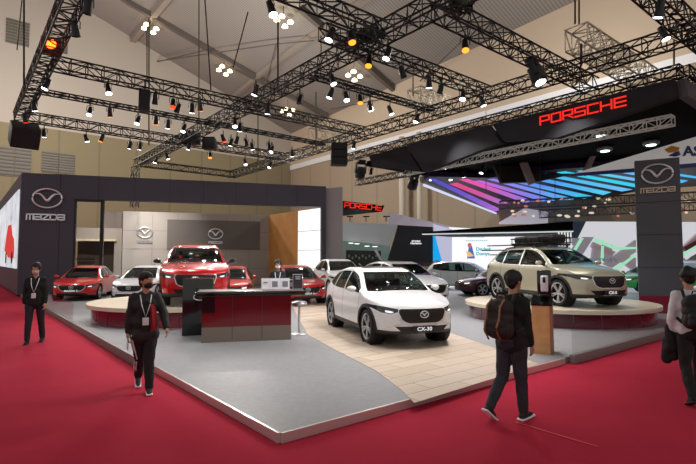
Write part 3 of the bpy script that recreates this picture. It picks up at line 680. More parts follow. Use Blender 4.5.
# ring lamps under the canopy
for i, (px, py) in enumerate(((605, 151), (651, 145), (601, 136))):
    q = G(px, py, 6.15); t = thing('downlight_fixture', ['round white downlight under the black canopy beside the banner', 'round white downlight above the gold banner logo', 'bright downlight cluster at the canopy truss'][i], 'stage light', q)
    MB().lathe([(.16, .0), (.28, .02), (.3, .12), (.1, .2)], n=18).build('housing', P('lamp_grey', (140, 150, 150), .4), t)
    MB().lathe([(.01, -.03), (.17, -.02), (.17, .01)], n=18).build('lens', E('lens_cool', (225, 255, 250), 4), t)
# black hung box screens
o = poly_on([(489, 160), (600, 143), (585, 172), (535, 182.5), (500, 184)], Vector((0, 1, 0)), 23.5, -.3, 'hanging_black_panel', blackm); tag(o, 'angular black panel hanging before the coloured light stripes', 'panel')
a = D(519, 152, 22.5); b = D(532, 184, 22.5); o = MB().bar(a, b, .28).build('slanted_strut', P('strut_pale', (165, 160, 158), .5)); tag(o, 'pale slanted strut crossing the black hanging panel', 'strut')
a = D(599, 143, 21); b = D(584, 175, 21); o = MB().bar(a, b, .2).build('slanted_strut', P('strut_pale', (165, 160, 158), .5)); tag(o, 'short pale strut beside the grey banner', 'strut')
# coloured canopy
ZC = 6.0
q = [G(x, y, ZC) for x, y in ((420, 182), (430, 176.5), (489, 178), (560, 169), (640, 164), (700, 160), (700, 186), (640, 190.5), (600, 199), (545, 207), (497, 213.5))]
t = thing('light_stripe_canopy', 'tilted dark canopy underside with magenta to cyan light stripes', 'canopy', (q[0].x, q[0].y, ZC)); og = t.location.copy()
MB().slab([p-og for p in reversed(q)], -.25).build('canopy_panel', P('canopy_navy', (22, 22, 60), .4), t)
cols = [(90, 84, 190), (225, 80, 140), (235, 90, 175), (190, 110, 215), (150, 130, 235), (110, 130, 240), (80, 150, 245), (70, 190, 240), (60, 210, 235), (90, 215, 240), (120, 190, 245), (70, 205, 235), (150, 160, 230), (80, 180, 240)]
# stripes: slender parallelograms on the underside, all parallel
strp = [((427, 178.5), (437, 178.2), (505, 209.5), (494, 211.5)), ((449, 184), (459, 182), (520, 206), (510, 208.5)), ((459, 179.5), (470, 178.5), (545, 203.5), (533, 206)), ((474, 181), (482, 179.8), (558, 199.5), (547, 203)),
        ((487, 179.3), (496, 178.4), (577, 198), (566, 201.5)), ((500, 179), (512, 177.5), (596, 195.5), (584, 198.8)), ((519, 176.5), (531, 175), (614, 191.5), (603, 195)), ((537, 174.5), (549, 173), (636, 189), (622, 191.5)),
        ((556, 172.5), (568, 171), (656, 186.5), (644, 189)), ((576, 171), (588, 170), (672, 183), (664, 186)), ((600, 169.5), (611, 168.5), (690, 180), (682, 183)), ((625, 168), (636, 167), (699, 176), (699, 179))]
for i, s_ in enumerate(strp):
    p = [G(x, y, ZC-.02)-og for x, y in s_]; p[1] = p[0].lerp(p[1], .78); p[2] = p[3].lerp(p[2], .78); c0 = cols[i]; c1 = cols[min(i+3, len(cols)-1)]
    m = MB(); k = 5
    for j in range(k):
        f0, f1 = j/k, (j+1)/k; a_, b_, c_, d_ = p[0].lerp(p[3], f0), p[1].lerp(p[2], f0), p[1].lerp(p[2], f1), p[0].lerp(p[3], f1)
        cc = tuple(int(u*(1-f0)+v*f0) for u, v in zip(c0, c1)); m.add([a_, b_, c_, d_], [(0, 1, 2, 3)], E('stripe_%d_%d' % (i, j), cc, 1.0))
    m.build('light_stripe', None, t)
e0, e1 = G(424, 185, ZC-.05)-og, G(497, 213.7, ZC-.05)-og
MB().bar(e0, e1, .12).build('edge_light', E('edge_white', (215, 220, 245), 1), t)
# banner with gold-blue logo
grb = P('banner_grey_glow', (176, 176, 174), .6, emi=(176, 176, 172), es=.45); blu = P('banner_blue', (28, 42, 130), .5)  # glow added to the grey banner cloth to brighten it
t = thing('hanging_banner', 'wedge shaped pale grey banner with gold and blue logo', 'banner', D(680, 160, 17)); og = t.location.copy(); YV = Vector((0, 1, 0))
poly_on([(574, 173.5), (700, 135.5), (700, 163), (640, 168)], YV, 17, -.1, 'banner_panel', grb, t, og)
poly_on([(574, 173.8), (700, 163), (700, 167), (640, 172), (566, 177)], YV, 16.98, -.12, 'blue_edge', blu, t, og)
poly_on([(664, 149.5), (671, 146), (679, 148), (677, 152), (668, 153)], YV, 16.9, -.05, 'gold_shape', P('gold_logo', (232, 170, 40), .5), t, og)
m = MB()
for k in range(3):
    q = [PL(x, y, YV, 16.9)-og for x, y in ((668+2*k, 155.5+k*.3), (677.5+k*.9, 151+k*1.6), (679.5+k*.5, 152+k*1.6), (670.5+2*k, 156.3+k*.3))]; m.slab(q, -.04)
m.build('logo_stripe', blu, t)
textmesh('lettering', 'ASTRA', .5, blu, t, Matrix.Translation(PL(683, 151.5, YV, 16.85)-og), 1.15, .02, .01, 1.0, 'LEFT')
# light grey wall beside the portal
o = MB().slab([D(325.5, 288.3, 27.9), D(342.5, 288.3, 27.9), D(342.5, 186.8, 27.9), D(325.5, 188.5, 27.9)], -.3).build('grey_end_wall', P('pale_grey_wall', (172, 168, 170), .6)); tag(o, 'pale grey wall standing between slate portal and red lettered sign', 'wall panel')
# small sign
t = thing('black_wedge_sign', 'small black wedge shaped sign with red lettering on the far wall', 'sign', D(362, 210, 31.0)); og = t.location.copy()
poly_on([(342.7, 200.8), (384.5, 205.5), (382, 211.5), (342.7, 215.8)], YV, 31, .3, 'sign_board', black, t, og)
MM = Matrix.Translation(Vector((-.0, -.12, -.0))+(D(363, 206.6, 30.9)-og)) @ Matrix.Rotation(.085, 4, 'Y')
strokes('lettering', 'PORSCHE', 2.35, .3, redE, t, MM)
# neighbouring stand wall with opening
sof = P('soffit_grey_glow', (160, 163, 164), .6, emi=(160, 163, 164), es=.22)  # faint glow put into the bulkhead grey so it looks better lit
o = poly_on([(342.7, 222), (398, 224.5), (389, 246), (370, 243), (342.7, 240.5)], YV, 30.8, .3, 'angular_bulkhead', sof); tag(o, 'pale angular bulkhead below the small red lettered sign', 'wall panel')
for i, px in enumerate((350, 366, 386)):
    t = thing('picture_light', ['small arm lamp on the bulkhead below the wedge sign, at its wall end', 'small arm lamp at the middle of the pale bulkhead', 'small arm lamp by the bulkhead tip'][i], 'lamp', D(px, 221.5, 29.8)); m = MB(); m.tube([(0, 0, 0), (0, -.1, .25), (0, -.3, .3)], .03, n=6); m.build('arm', black, t); MB().rbox((0, -.35, .28), (.4, .14, .08), b=.02).build('lamp_head', black, t)
t = thing('display_alcove', 'greenish lit alcove with dark shelves beneath the pale bulkhead', 'alcove', D(366, 255, 31)); og = t.location.copy()
poly_on([(342, 240), (390, 240), (390, 300), (342, 300)], YV, 33, .2, 'back_panel', P('alcove_green_glow', (120, 142, 134), .4, emi=(120, 142, 134), es=.15), t, og)  # back panel glows by itself to brighten the alcove
poly_on([(346, 250), (381, 251), (381, 268), (346, 268)], YV, 32, .2, 'dark_shelf_wall', P('shelf_black', (18, 22, 24), .3), t, og)
m = MB()
for k in range(9):
    a = D(349+k*3.4, 256+(k % 2)*2, 31.9)-og; m.box(a, (.1, .04, .16))
m.build('shelf_item_pattern', P('shelf_dots', (130, 130, 120), .4), t)
for i, (px, py) in enumerate(((351, 243.5), (357, 244.2), (367, 246.5), (375, 247))): MB().lathe([(.01, 0), (.16, .01), (.16, .04)], n=12, c=D(px, py, 30.5)-og).build('downlight', E('alcove_lamp', (235, 255, 245), 2), t)
a, b, c_, d_ = D(374, 250, 30.2), D(376.5, 249.5, 30.2), D(386, 266, 30.2), D(383, 266, 30.2); MB().slab([x-og for x in (a, b, c_, d_)], .08).build('slanted_post', white, t)
# black cube wall with white words
bw_ = P('anthracite_wall', (38, 42, 44), .5)
t = thing('anthracite_wall', 'dark anthracite wall block with two small white text lines', 'wall panel', D(412, 245, 30)); og = t.location.copy()
poly_on([(398, 225), (433, 227), (433, 266), (386, 266), (394, 240)], YV, 29.8, .4, 'wall_panel', bw_, t, og)
textmesh('lettering', 'STORE', .15, E('white_words', (240, 240, 240), 1), t, Matrix.Translation(D(416, 241.4, 29.7)-og), 1.2, .01, .006)
textmesh('lettering', 'Charleston', .14, E('white_words', (240, 240, 240), 1), t, Matrix.Translation(D(416, 243.4, 29.7)-og), 1.1, .01, .006)
t = thing('slatted_screen', 'row of slim brown upright slats under the anthracite wall', 'screen', D(408, 268, 29.4)); og = t.location.copy(); m = MB()
for k in range(28): a = D(384+k*1.75, 262.5, 29.4)-og; b = D(384+k*1.75, 274, 29.4)-og; m.bar(b, a, .05)
m.build('slat', P('slat_brown', (108, 92, 78), .6), t)
# white and blue panels, big bright screen
o = poly_on([(433.2, 224), (452, 229), (452, 262), (441.5, 262)], YV, 30.2, .1, 'lilac_panel', E('lilac_glow', (200, 200, 226), .85)); tag(o, 'pale lilac panel between the blue wedge and the bright screen', 'panel')
o = poly_on([(433.2, 235), (434.8, 235), (442, 261), (433.2, 261)], YV, 29.6, .1, 'blue_wedge_panel', E('cyan_blue', (30, 170, 240), .95)); tag(o, 'bright blue wedge panel beside the anthracite wall', 'panel')
o = poly_on([(388, 212), (450, 226), (450, 234), (388, 226)], YV, 33.5, .1, 'upper_white_band', P('upper_white', (196, 188, 196), .6)); tag(o, 'pale upper wall band behind the two grey columns', 'panel')
t = thing('bright_screen', 'large bright white screen with teal words and a small figure', 'screen', D(480, 255, 31)); og = t.location.copy()
poly_on([(449.5, 227), (530, 232), (530, 288), (449.5, 282)], YV, 31, .2, 'screen_face', E('screen_white', (245, 244, 250), 1.1), t, og)
tealE = E('teal_words', (60, 190, 195), .9)
textmesh('lettering', 'Diadesk', .30, tealE, t, Matrix.Translation(D(476, 249.2, 30.9)-og), 1.0, .01, .01, 1, 'LEFT')
textmesh('lettering', 'Domya', .30, tealE, t, Matrix.Translation(D(476, 253.8, 30.9)-og), 1.0, .01, .01, 1, 'LEFT')
m = MB()
for k in range(11): m.box(D(466.5+k*2.0, 240.7, 30.95)-og, (.09, .02, .07))
m.build('text_print', E('pale_teal', (150, 210, 215), .95), t); m = MB()
for k in range(9): m.box(D(467.5+k*2.0, 237.2, 30.95)-og, (.09, .02, .05))
m.build('text_print', E('pale_teal', (150, 210, 215), .95), t)
m = MB(); m.slab([D(x, y, 30.95)-og for x, y in ((467, 258.5), (469, 246), (472, 246), (475, 258.5))], .02, E('fig_blue', (70, 120, 190), .9)); m.slab([D(x, y, 30.9)-og for x, y in ((466, 251), (470, 252), (474, 256), (468, 257))], .02, E('fig_orange', (250, 190, 120), .95)); m.ell(D(469.6, 245.3, 30.9)-og, (.13, .02, .16), E('fig_red', (205, 110, 120), .9)); m.build('figure_shape', None, t)
# flat black roof with pale underside
t = thing('flat_canopy_roof', 'thin flat black canopy roof with pale underside and white posts', 'canopy', D(520, 232, 22)); og = t.location.copy()
a0 = D(422, 235.2, 23); q = [(a0.x, 23), (D(573, 230, 20.6).x, 20.6), (D(573, 230, 20.6).x+.5, 24.5), (a0.x+2, 25.5)]
zr_ = D(573, 231, 20.6).z
zq = zr_-og.z; m = MB(); Q = [(x-og.x, y-og.y) for x, y in q]; m.add([(x, y, zq+.05) for x, y in Q]+[(x, y, zq+h_) for (x, y), h_ in zip(Q, (.09, .42, .42, .09))], [(3, 2, 1, 0), (4, 5, 6, 7), (0, 1, 5, 4), (1, 2, 6, 5), (2, 3, 7, 6), (3, 0, 4, 7)]); m.build('roof_slab', P('roof_black', (9, 9, 10), .9, spec=.1), t)
m = MB(); m.prism([(x-og.x, y-og.y) for x, y in q], zr_-og.z-.04, zr_-og.z+.05); m.build('pale_underside', P('underside', (60, 60, 60), .7), t)
MB().bar(Vector((q[0][0]-og.x, q[0][1]-og.y-.03, zr_-og.z-.02)), Vector((q[1][0]-og.x, q[1][1]-og.y-.03, zr_-og.z-.02)), .045).build('edge_light', E('post_white', (230, 235, 235), .9), t)
m = MB()
for k in range(5): x = D(560+k*3, 240, 20.8); m.bar(Vector((x.x-og.x, 20.9-og.y, zr_-og.z)), Vector((x.x-og.x, 20.9-og.y, zr_-og.z-.75)), .05)
m.bar(D(558, 247, 20.9)-og, D(573, 246, 20.9)-og, .06); m.build('white_post', E('post_white', (230, 235, 235), .9), t)
# faceted white block and wide tan fascia behind
o = poly_on([(500, 222), (525, 208), (548, 212), (548, 224), (500, 224)], YV, 32, .2, 'faceted_white_block', P('facet_white_glow', (206, 200, 202), .6, emi=(206, 200, 202), es=.3)); tag(o, 'faceted pale block rising under the light stripes', 'wall panel')  # block's pale colour carries its own glow to look lit
m = MB()
# dark service wall far behind, with lamps
o = poly_on([(500, 204), (700, 192), (700, 224), (500, 224)], YV, 33.5, .3, 'service_wall', P('service_brown', (118, 102, 86), .8)); tag(o, 'brown far wall strip crowded with dark rigging under the stripes', 'wall panel')
for i, (x0, y0, x1, y1) in enumerate(((500, 205, 700, 196), (540, 214, 700, 206))):
    truss(D(x0, y0, 31.5), D(x1, y1, 30), .5, ['dark rigging truss far behind the canopy, upper one', 'dark rigging truss far behind the canopy, lower one'][i], pitch=.5, r=.03, mat=P('far_truss', (70, 64, 60), .6))
t = thing('far_lamp_row', 'scatter of tiny cream lamps on far dark rigging', 'lamp string', D(600, 205, 31)); og = t.location.copy()
for k in range(34):
    px = random.uniform(505, 634) if k < 27 else random.uniform(682, 696); q = D(px, random.uniform(198, 217), 30.8)-og
    MB().ell(q, (random.uniform(.08, .2), .08, .08), n=6).build('small_lamp', E('cream_lamp', (220, 205, 180), 1.0) if k % 3 else E('pinkish_lamp', (190, 120, 110), .9), t)
# white sculpted stand
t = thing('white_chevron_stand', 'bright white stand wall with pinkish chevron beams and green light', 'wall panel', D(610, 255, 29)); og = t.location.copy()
poly_on([(586, 221.5), (700, 222), (700, 300), (552, 300)], YV, 29.5, .2, 'wall_panel', E('stand_white_glow', (226, 226, 232), .8), t, og)  # wall panel emits its own white to look brightly lit
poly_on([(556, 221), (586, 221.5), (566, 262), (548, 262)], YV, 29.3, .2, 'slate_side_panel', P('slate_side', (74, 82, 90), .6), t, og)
chv = P('chevron_mauve_glow', (166, 148, 154), .5, emi=(170, 150, 156), es=.3); gE = E('green_glow', (165, 232, 196), .9)  # mauve beams carry a faint glow of their own as painted light
for s_ in (((572, 238), (580, 238), (566, 262), (557, 262)), ((584, 237), (594, 237), (578, 262), (567, 262)), ((594, 246), (602, 246), (600, 262), (592, 262)), ((604, 244), (612, 244), (613, 262), (604, 262)), ((636, 240), (636, 252), (612, 268), (604, 264)), ((636, 258), (636, 272), (622, 262), (628, 256)),
           ((700, 232), (700, 240), (684, 252), (684, 246)), ((594, 242), (616, 252), (612, 256), (592, 247))):
    poly_on(s_, YV, 29.0, .25, 'chevron_beam', chv, t, og)
for s_ in (((581, 239), (584, 238), (569, 262), (566.5, 262)), ((594, 238), (616, 247), (636, 247), (636, 249), (615, 250), (594, 241)), ((613, 270), (636, 254), (636, 256), (616, 272)), ((602, 246), (604, 246), (603.5, 262), (601.5, 262)), ((684, 254), (700, 243), (700, 245), (684, 256))):
    poly_on(s_, YV, 28.9, .2, 'green_light_line', gE, t, og)
poly_on([(684, 247), (700, 238), (700, 243), (686, 251)], YV, 28.6, .2, 'red_beam', P('dark_red_beam', (110, 22, 40), .4), t, og)
textmesh('lettering', 'A MYSTORY', .27, P('silver_words', (190, 196, 205), .3, .2), t, Matrix.Translation(D(597, 260, 28.5)-og), 1.7, .05, .006)
# ================= cars =================
def pchip(keys):
    xs = np.array([k[0] for k in keys], float); ys = np.array([k[1] for k in keys], float); h = np.diff(xs); dl_ = np.diff(ys)/h
    m = np.zeros(len(xs)); m[0] = dl_[0]; m[-1] = dl_[-1]
    for i in range(1, len(xs)-1):
        if dl_[i-1]*dl_[i] > 0:
            w1, w2 = 2*h[i]+h[i-1], h[i]+2*h[i-1]; m[i] = (w1+w2)/(w1/dl_[i-1]+w2/dl_[i])
    def f(x):
        x = min(max(x, xs[0]), xs[-1]); i = min(int(np.searchsorted(xs, x, 'right'))-1, len(xs)-2); t = (x-xs[i])/h[i]
        return float(ys[i]*(1+2*t)*(1-t)**2+m[i]*h[i]*t*(1-t)**2+ys[i+1]*t*t*(3-2*t)+m[i+1]*h[i]*t*t*(t-1))
    return f
def inpoly(x, y, poly):
    c = False; n = len(poly); j = n-1
    for i in range(n):
        xi, yi = poly[i]; xj, yj = poly[j]
        if (yi > y) != (yj > y) and x < (xj-xi)*(y-yi)/(yj-yi)+xi: c = not c
        j = i
    return c
def cutreg(bm, lay, poly, ax, flt, tagv, over=None):
    i0, i1 = ax; n = len(poly); e = .03
    for k in range(n):
        p, q = poly[k], poly[(k+1) % n]
        d = (q[0]-p[0], q[1]-p[1]); L = math.hypot(*d)
        if L < 1e-6: continue
        lo0, hi0, lo1, hi1 = min(p[0], q[0])-e, max(p[0], q[0])+e, min(p[1], q[1])-e, max(p[1], q[1])+e
        fs = []
        for f in bm.faces:
            a = [v.co[i0] for v in f.verts]; b = [v.co[i1] for v in f.verts]
            if max(a) < lo0 or min(a) > hi0 or max(b) < lo1 or min(b) > hi1: continue
            if flt(f.calc_center_median()): fs.append(f)
        if not fs: continue
        co_ = [0, 0, 0]; no = [0, 0, 0]; co_[i0], co_[i1] = p; no[i0], no[i1] = -d[1]/L, d[0]/L
        es = {e_ for f in fs for e_ in f.edges}; vs = {v for f in fs for v in f.verts}
        bmesh.ops.bisect_plane(bm, geom=fs+list(es)+list(vs), dist=1e-4, plane_co=co_, plane_no=no)
    for f in bm.faces:
        c = f.calc_center_median()
        if flt(c) and inpoly(c[i0], c[i1], poly) and (over is None or f[lay] in over): f[lay] = tagv
SUVK = dict(top=[(0, .79), (.05, .85), (.3, .935), (.7, 1.01), (1.12, 1.075), (1.45, 1.25), (1.9, 1.465), (2.35, 1.53), (2.9, 1.53), (3.5, 1.475), (3.85, 1.40), (4.15, 1.13), (4.3, .99), (4.4, .86)],
    belt=[(0, .64), (.1, .74), (.3, .85), (.7, .93), (1.12, .975), (2, .98), (3, 1.0), (3.8, 1.04), (4.2, 1.0), (4.4, .8)],
    w=[(0, .66), (.08, .73), (.25, .81), (.6, .875), (1.0, .895), (3.2, .895), (3.9, .875), (4.25, .80), (4.4, .68)],
    wt=[(0, .50), (.1, .60), (.3, .67), (.7, .745), (1.12, .765), (1.9, .635), (2.9, .585), (3.5, .57), (3.85, .56), (4.2, .60), (4.4, .52)],
    cowl=1.13, roof=1.92, rr=3.83, rb=4.14, bp=2.42, cp=3.22, we=3.72, L=4.4, H=1.54, W=1.79, wb=2.655, fo=.86, r=.345, zf=.21)
SEDK = dict(top=[(0, .68), (.06, .73), (.3, .79), (.7, .86), (1.2, .93), (1.6, 1.15), (2.1, 1.365), (2.6, 1.43), (3.1, 1.425), (3.6, 1.33), (4.1, 1.08), (4.4, 1.05), (4.6, 1.02), (4.66, .9)],
    belt=[(0, .58), (.1, .66), (.3, .74), (.7, .81), (1.2, .865), (2.5, .89), (3.6, .94), (4.1, .97), (4.5, .96), (4.66, .8)],
    w=[(0, .62), (.08, .70), (.25, .79), (.6, .87), (1.0, .895), (3.4, .895), (4.1, .87), (4.5, .80), (4.66, .68)],
    wt=[(0, .48), (.1, .56), (.3, .64), (.7, .71), (1.2, .72), (2.1, .58), (3.0, .56), (3.6, .56), (4.1, .64), (4.66, .55)],
    cowl=1.22, roof=2.12, rr=3.42, rb=4.02, bp=2.62, cp=3.42, we=3.74, L=4.66, H=1.43, W=1.79, wb=2.725, fo=.9, r=.325, zf=.17)
PMAT = {}
def paint(name, col, rough=.28, metal=0):
    return P('paint_'+name, col, rough, metal, coat=1)
cglass = glassmat('car_glass', (132, 150, 146), .09, edge=.7)
darkpl = P('dark_plastic', (30, 30, 32), .5); tyre = P('tyre_rubber', (16, 16, 17), .75); rimm = P('alloy_rim', (190, 190, 196), .35, .5); rimd = P('dark_rim', (70, 70, 74), .3, .9)
headm = P('headlamp_glass', (40, 42, 48), .05, coat=1); drl = E('lamp_glow', (255, 255, 255), 1.1); grim = P('grille_black', (12, 12, 13), .35); inter = P('interior_black', (34, 32, 32), .7); seatm = P('seat_leather', (70, 62, 58), .6)
seamm = P('panel_gap', (40, 38, 40), .6); platem = P('plate_black', (15, 15, 18), .4); platew = E('plate_white', (235, 235, 235), .8)
def car(K, name_label, pmat, ctr, hd, z0, L=None, H=None, W=None, plate=None, clad=True, cladm=None, near=True, rails=None, darkroof=None, name='car', rim=None, kind='suv', slats=False, grille='wide', group=None, mirm=None):
    L = L or K['L']; H = H or K['H']; W = W or K['W']; sx_, sz, sy = L/K['L'], H/K['H'], W/K['W']
    fT = pchip(K['top']); fB = pchip(K['belt']); fW = pchip(K['w']); fR = pchip(K['wt'])
    Z = lambda f, d: f(d)*sz
    X = lambda d: (K['L']/2-d)*sx_
    zf = K['zf']*sz; r = K['r']*(1+(sz-1)*.6)
    crown = pchip([(0, .05), (.3, .075), (1.1, .075), (1.5, .05), (2.3, .05), (3.8, .05), (K['L'], .05)])
    def section(d):
        w = fW(d)*sy; zb = Z(fB, d); zt = Z(fT, d); cr = crown(d)*sz; wt = fR(d)*sy; wb = w-(.05 if d > K['cowl'] else .035)*sy
        fl = zf+(.08*max(0, 1-d/.5))+(.12*max(0, 1-(K['L']-d)/.5)); zr = max(zt-cr, zb+.02)
        return [(0, fl), (.8*w, fl), (.95*w, fl+.04), (w*.985, fl+.14), (w, fl+.38*(zb-fl)), (w*.995, fl+.68*(zb-fl)), (wb, zb), (wt, zr), (wt*.6, zt-.3*cr*.5), (0, zt)]
    NS = [2, 2, 2, 3, 3, 4, 6, 3, 3]
    def dense(pts):
        out = []; n = len(pts)
        for i in range(n-1):
            p0 = pts[i-1] if i > 0 else (-pts[1][0], pts[1][1]); p1, p2 = pts[i], pts[i+1]; p3 = pts[i+2] if i+2 < n else (-pts[n-2][0], pts[n-2][1])
            straight = i in (0, 6)
            for k in range(NS[i]):
                t = k/NS[i]
                if straight: out.append((p1[0]+(p2[0]-p1[0])*t+(.018*math.sin(PI*t) if i == 6 else 0), p1[1]+(p2[1]-p1[1])*t)); continue
                tt = .5
                m1 = [(p2[j]-p0[j])*tt for j in (0, 1)]; m2 = [(p3[j]-p1[j])*tt for j in (0, 1)]
                L1 = math.dist(p1, p2); s1_ = min(1, L1/max(1e-6, math.hypot(*m1))); s2_ = min(1, L1/max(1e-6, math.hypot(*m2)))
                h00, h10, h01, h11 = 2*t**3-3*t*t+1, t**3-2*t*t+t, -2*t**3+3*t*t, t**3-t*t
                out.append(tuple(h00*p1[j]+h10*m1[j]*s1_+h01*p2[j]+h11*m2[j]*s2_ for j in (0, 1)))
        out.append(pts[-1]); return out
    ds = [0, .03, .07, .13, .2, .3]+[.3+.1*k for k in range(1, 39)]
    ds = [d for d in ds if d < K['L']-.25]+[K['L']-x for x in (.2, .12, .06, 0)]
    rings = []
    def ring(d, s=1, dx=0, zc=None):
        h = dense(section(d)); pts = h+[(-y, z) for y, z in reversed(h[1:-1])]
        zc = zc or (sum(z for _, z in pts)/len(pts))
        return [Vector((X(d)+dx, y*s, zc+(z-zc)*s)) for y, z in pts]
    for s, dx in ((.05, .035), (.35, .033), (.65, .028), (.85, .02), (.95, .01)): rings.append(ring(0, s, dx))
    for d in ds: rings.append(ring(d))
    for s, dx in ((.95, -.01), (.85, -.02), (.5, -.03), (.05, -.03)): rings.append(ring(K['L'], s, dx))
    bow = .26*sx_
    for R in rings:
        for v in R:
            fd = K['L']/2*sx_-v.x
            if fd < 1.0: v.x -= bow*(abs(v.y)/(W/2))**2.2*(1-max(0, fd)/1.0)**1.2
            bd = v.x+K['L']/2*sx_
            if bd < .7: v.x += .16*(abs(v.y)/(W/2))**2.2*(1-max(0, bd)/.7)
    bm = bmesh.new(); lay = bm.faces.layers.int.new('t'); n = len(rings[0]); vv = [[bm.verts.new(v) for v in R] for R in rings]
    for i in range(len(rings)-1):
        for k in range(n): bm.faces.new((vv[i][k], vv[i][(k+1) % n], vv[i+1][(k+1) % n], vv[i+1][k]))
    bm.faces.new(vv[0]); bm.faces.new(list(reversed(vv[-1])))
    bmesh.ops.recalc_face_normals(bm, faces=bm.faces)
    xf = X(K['fo']); xr = xf-K['wb']*sx_; side = lambda c: abs(c.y) > .45*sy
    circ = lambda cx, rad, n_=22: [(cx+rad*math.cos(2*PI*k/n_), r+rad*math.sin(2*PI*k/n_)) for k in range(n_)]
    low = lambda c: abs(c.y) > .5*sy and c.z < 1.0*sz
    # tags: 0 paint 1 cladding 2 hole 3 glass front 4 glass rear 5.. side windows 10 headlamp 11 grille 12 seam 13 dark intake 14 drl 15 chrome 16 dark roof 17 tail lamp
    if clad:
        zc = zf+.13; cutreg(bm, lay, [(-3, -.1), (3, -.1), (3, zc), (-3, zc)], (0, 2), lambda c: c.z < zc+.25 and abs(c.x) < L/2-.0, 1)
        for cx in (xf, xr): cutreg(bm, lay, circ(cx, r+.115), (0, 2), low, 1)
    else:
        zc = zf+.06; cutreg(bm, lay, [(-3, -.1), (3, -.1), (3, zc), (-3, zc)], (0, 2), lambda c: c.z < zc+.2, 1)
    for cx in (xf, xr): cutreg(bm, lay, circ(cx, r+.045), (0, 2), low, 2)
    # side windows
    def dx_(x): return K['L']/2-x/sx_
    def band(d0, d1, ztopoff=.05, zboff=.03):
        N_ = 9; dsn = [d0+(d1-d0)*k/N_ for k in range(N_+1)]; up = []; dn = []
        for d in dsn:
            zt = Z(fT, d)-crown(d)*sz-ztopoff; zb = Z(fB, d)+zboff+max(0, d-K['cp']-.1)**1.5*.25
            if zt > zb+.01: up.append((X(d), zt)); dn.append((X(d), zb))
        return up+list(reversed(dn))
    upf = lambda c: abs(c.y) > .4*sy and c.z > .8*sz
    cutreg(bm, lay, band(K['cowl']+.16, K['we']+.04, .032, .012), (0, 2), upf, 15 if near else 12)
    cutreg(bm, lay, band(K['cowl']+.22, K['bp']-.03), (0, 2), upf, 5)
    cutreg(bm, lay, band(K['bp']+.03, K['cp']), (0, 2), upf, 6)
    if K['we'] > K['cp']+.1: cutreg(bm, lay, band(K['cp']+.035, K['we']), (0, 2), upf, 7)
    # windscreens
    def scr(d0, d1, off=.05):
        N_ = 6; pr = []
        for k in range(N_+1):
            d = d0+(d1-d0)*k/N_; pr.append((fR(d)*sy-off, Z(fT, d)-crown(d)*sz*.8+(0 if k else -.0)))
        return pr+[(-a_, b_) for a_, b_ in reversed(pr)]
    q = scr(K['cowl']+.04, K['roof']-.03); xa, xb = X(K['roof']+.08), X(K['cowl']-.12)
    cutreg(bm, lay, q, (1, 2), lambda c: xa < c.x < xb and c.z > .9*sz, 3, over=(0,))
    q = scr(K['rb']-.03, K['rr']+.03, .06); xa2, xb2 = X(K['rb']+.1), X(K['rr']-.06)
    cutreg(bm, lay, q, (1, 2), lambda c: xa2 < c.x < xb2 and c.z > .9*sz, 4, over=(0,))
    if darkroof: cutreg(bm, lay, [(X(2.12), .47), (X(3.0), .46), (X(3.0), -.46), (X(2.12), -.47)], (0, 1), lambda c: c.z > 1.3*sz, 16, over=(0,))
    # seams
    zs0, zs1 = zf+.16, .93*sz
    for d, w_ in ((K['cowl']+.14, .012), (K['bp'], .012), (K['cp']+.06, .012)):
        x = X(d); cutreg(bm, lay, [(x-w_/2, zs0), (x+w_/2, zs0), (x+w_/2, Z(fB, d)), (x-w_/2, Z(fB, d))], (0, 2), side, 12, over=(0,))
    # front face
    fr_ = lambda c: c.x > L/2-.75
    s = sz; gz0, gz1 = K['top'][0][1]*s*.62, K['top'][0][1]*s*1.0
    if grille == 'wide': gz1 -= .035; gp = [(-.44, gz1), (.44, gz1), (.485, gz1-.025), (.485, gz1-.07), (.43, gz0+.07), (.36, gz0+.02), (.27, gz0), (-.27, gz0), (-.36, gz0+.02), (-.43, gz0+.07), (-.485, gz1-.07), (-.485, gz1-.025)]
    elif grille == 'low': gz0, gz1 = .32*s, .50*s; gp = [(-.45, gz1), (.45, gz1), (.5, gz0), (-.5, gz0)]
    gp = [(a_*sy, b_) for a_, b_ in gp]
    inz = lambda c: c.x > L/2-.45
    if grille == 'wide':
        wing = [(-.58, gz1-.0), (-.51, gz1-.05), (-.455, gz0+.06), (-.37, gz0), (-.27, gz0-.022), (.27, gz0-.022), (.37, gz0), (.455, gz0+.06), (.51, gz1-.05), (.58, gz1), (.44, gz1-.0), (-.44, gz1)]
        cutreg(bm, lay, [(a_*sy, b_) for a_, b_ in wing], (1, 2), inz, 15, over=(0,))
    cutreg(bm, lay, gp, (1, 2), inz, 11)
    if K is SUVK and grille == 'wide':
        cutreg(bm, lay, [(-.44*sy, .325*s), (.44*sy, .325*s), (.56*sy, .425*s), (-.56*sy, .425*s)], (1, 2), inz, 13, over=(0, 1))
    else:
        cutreg(bm, lay, [(-.60*sy, .24*s), (.60*sy, .24*s), (.52*sy, .33*s), (-.52*sy, .33*s)], (1, 2), inz, 13, over=(0, 1))
    hz = gz1 if grille == 'wide' else .68*s
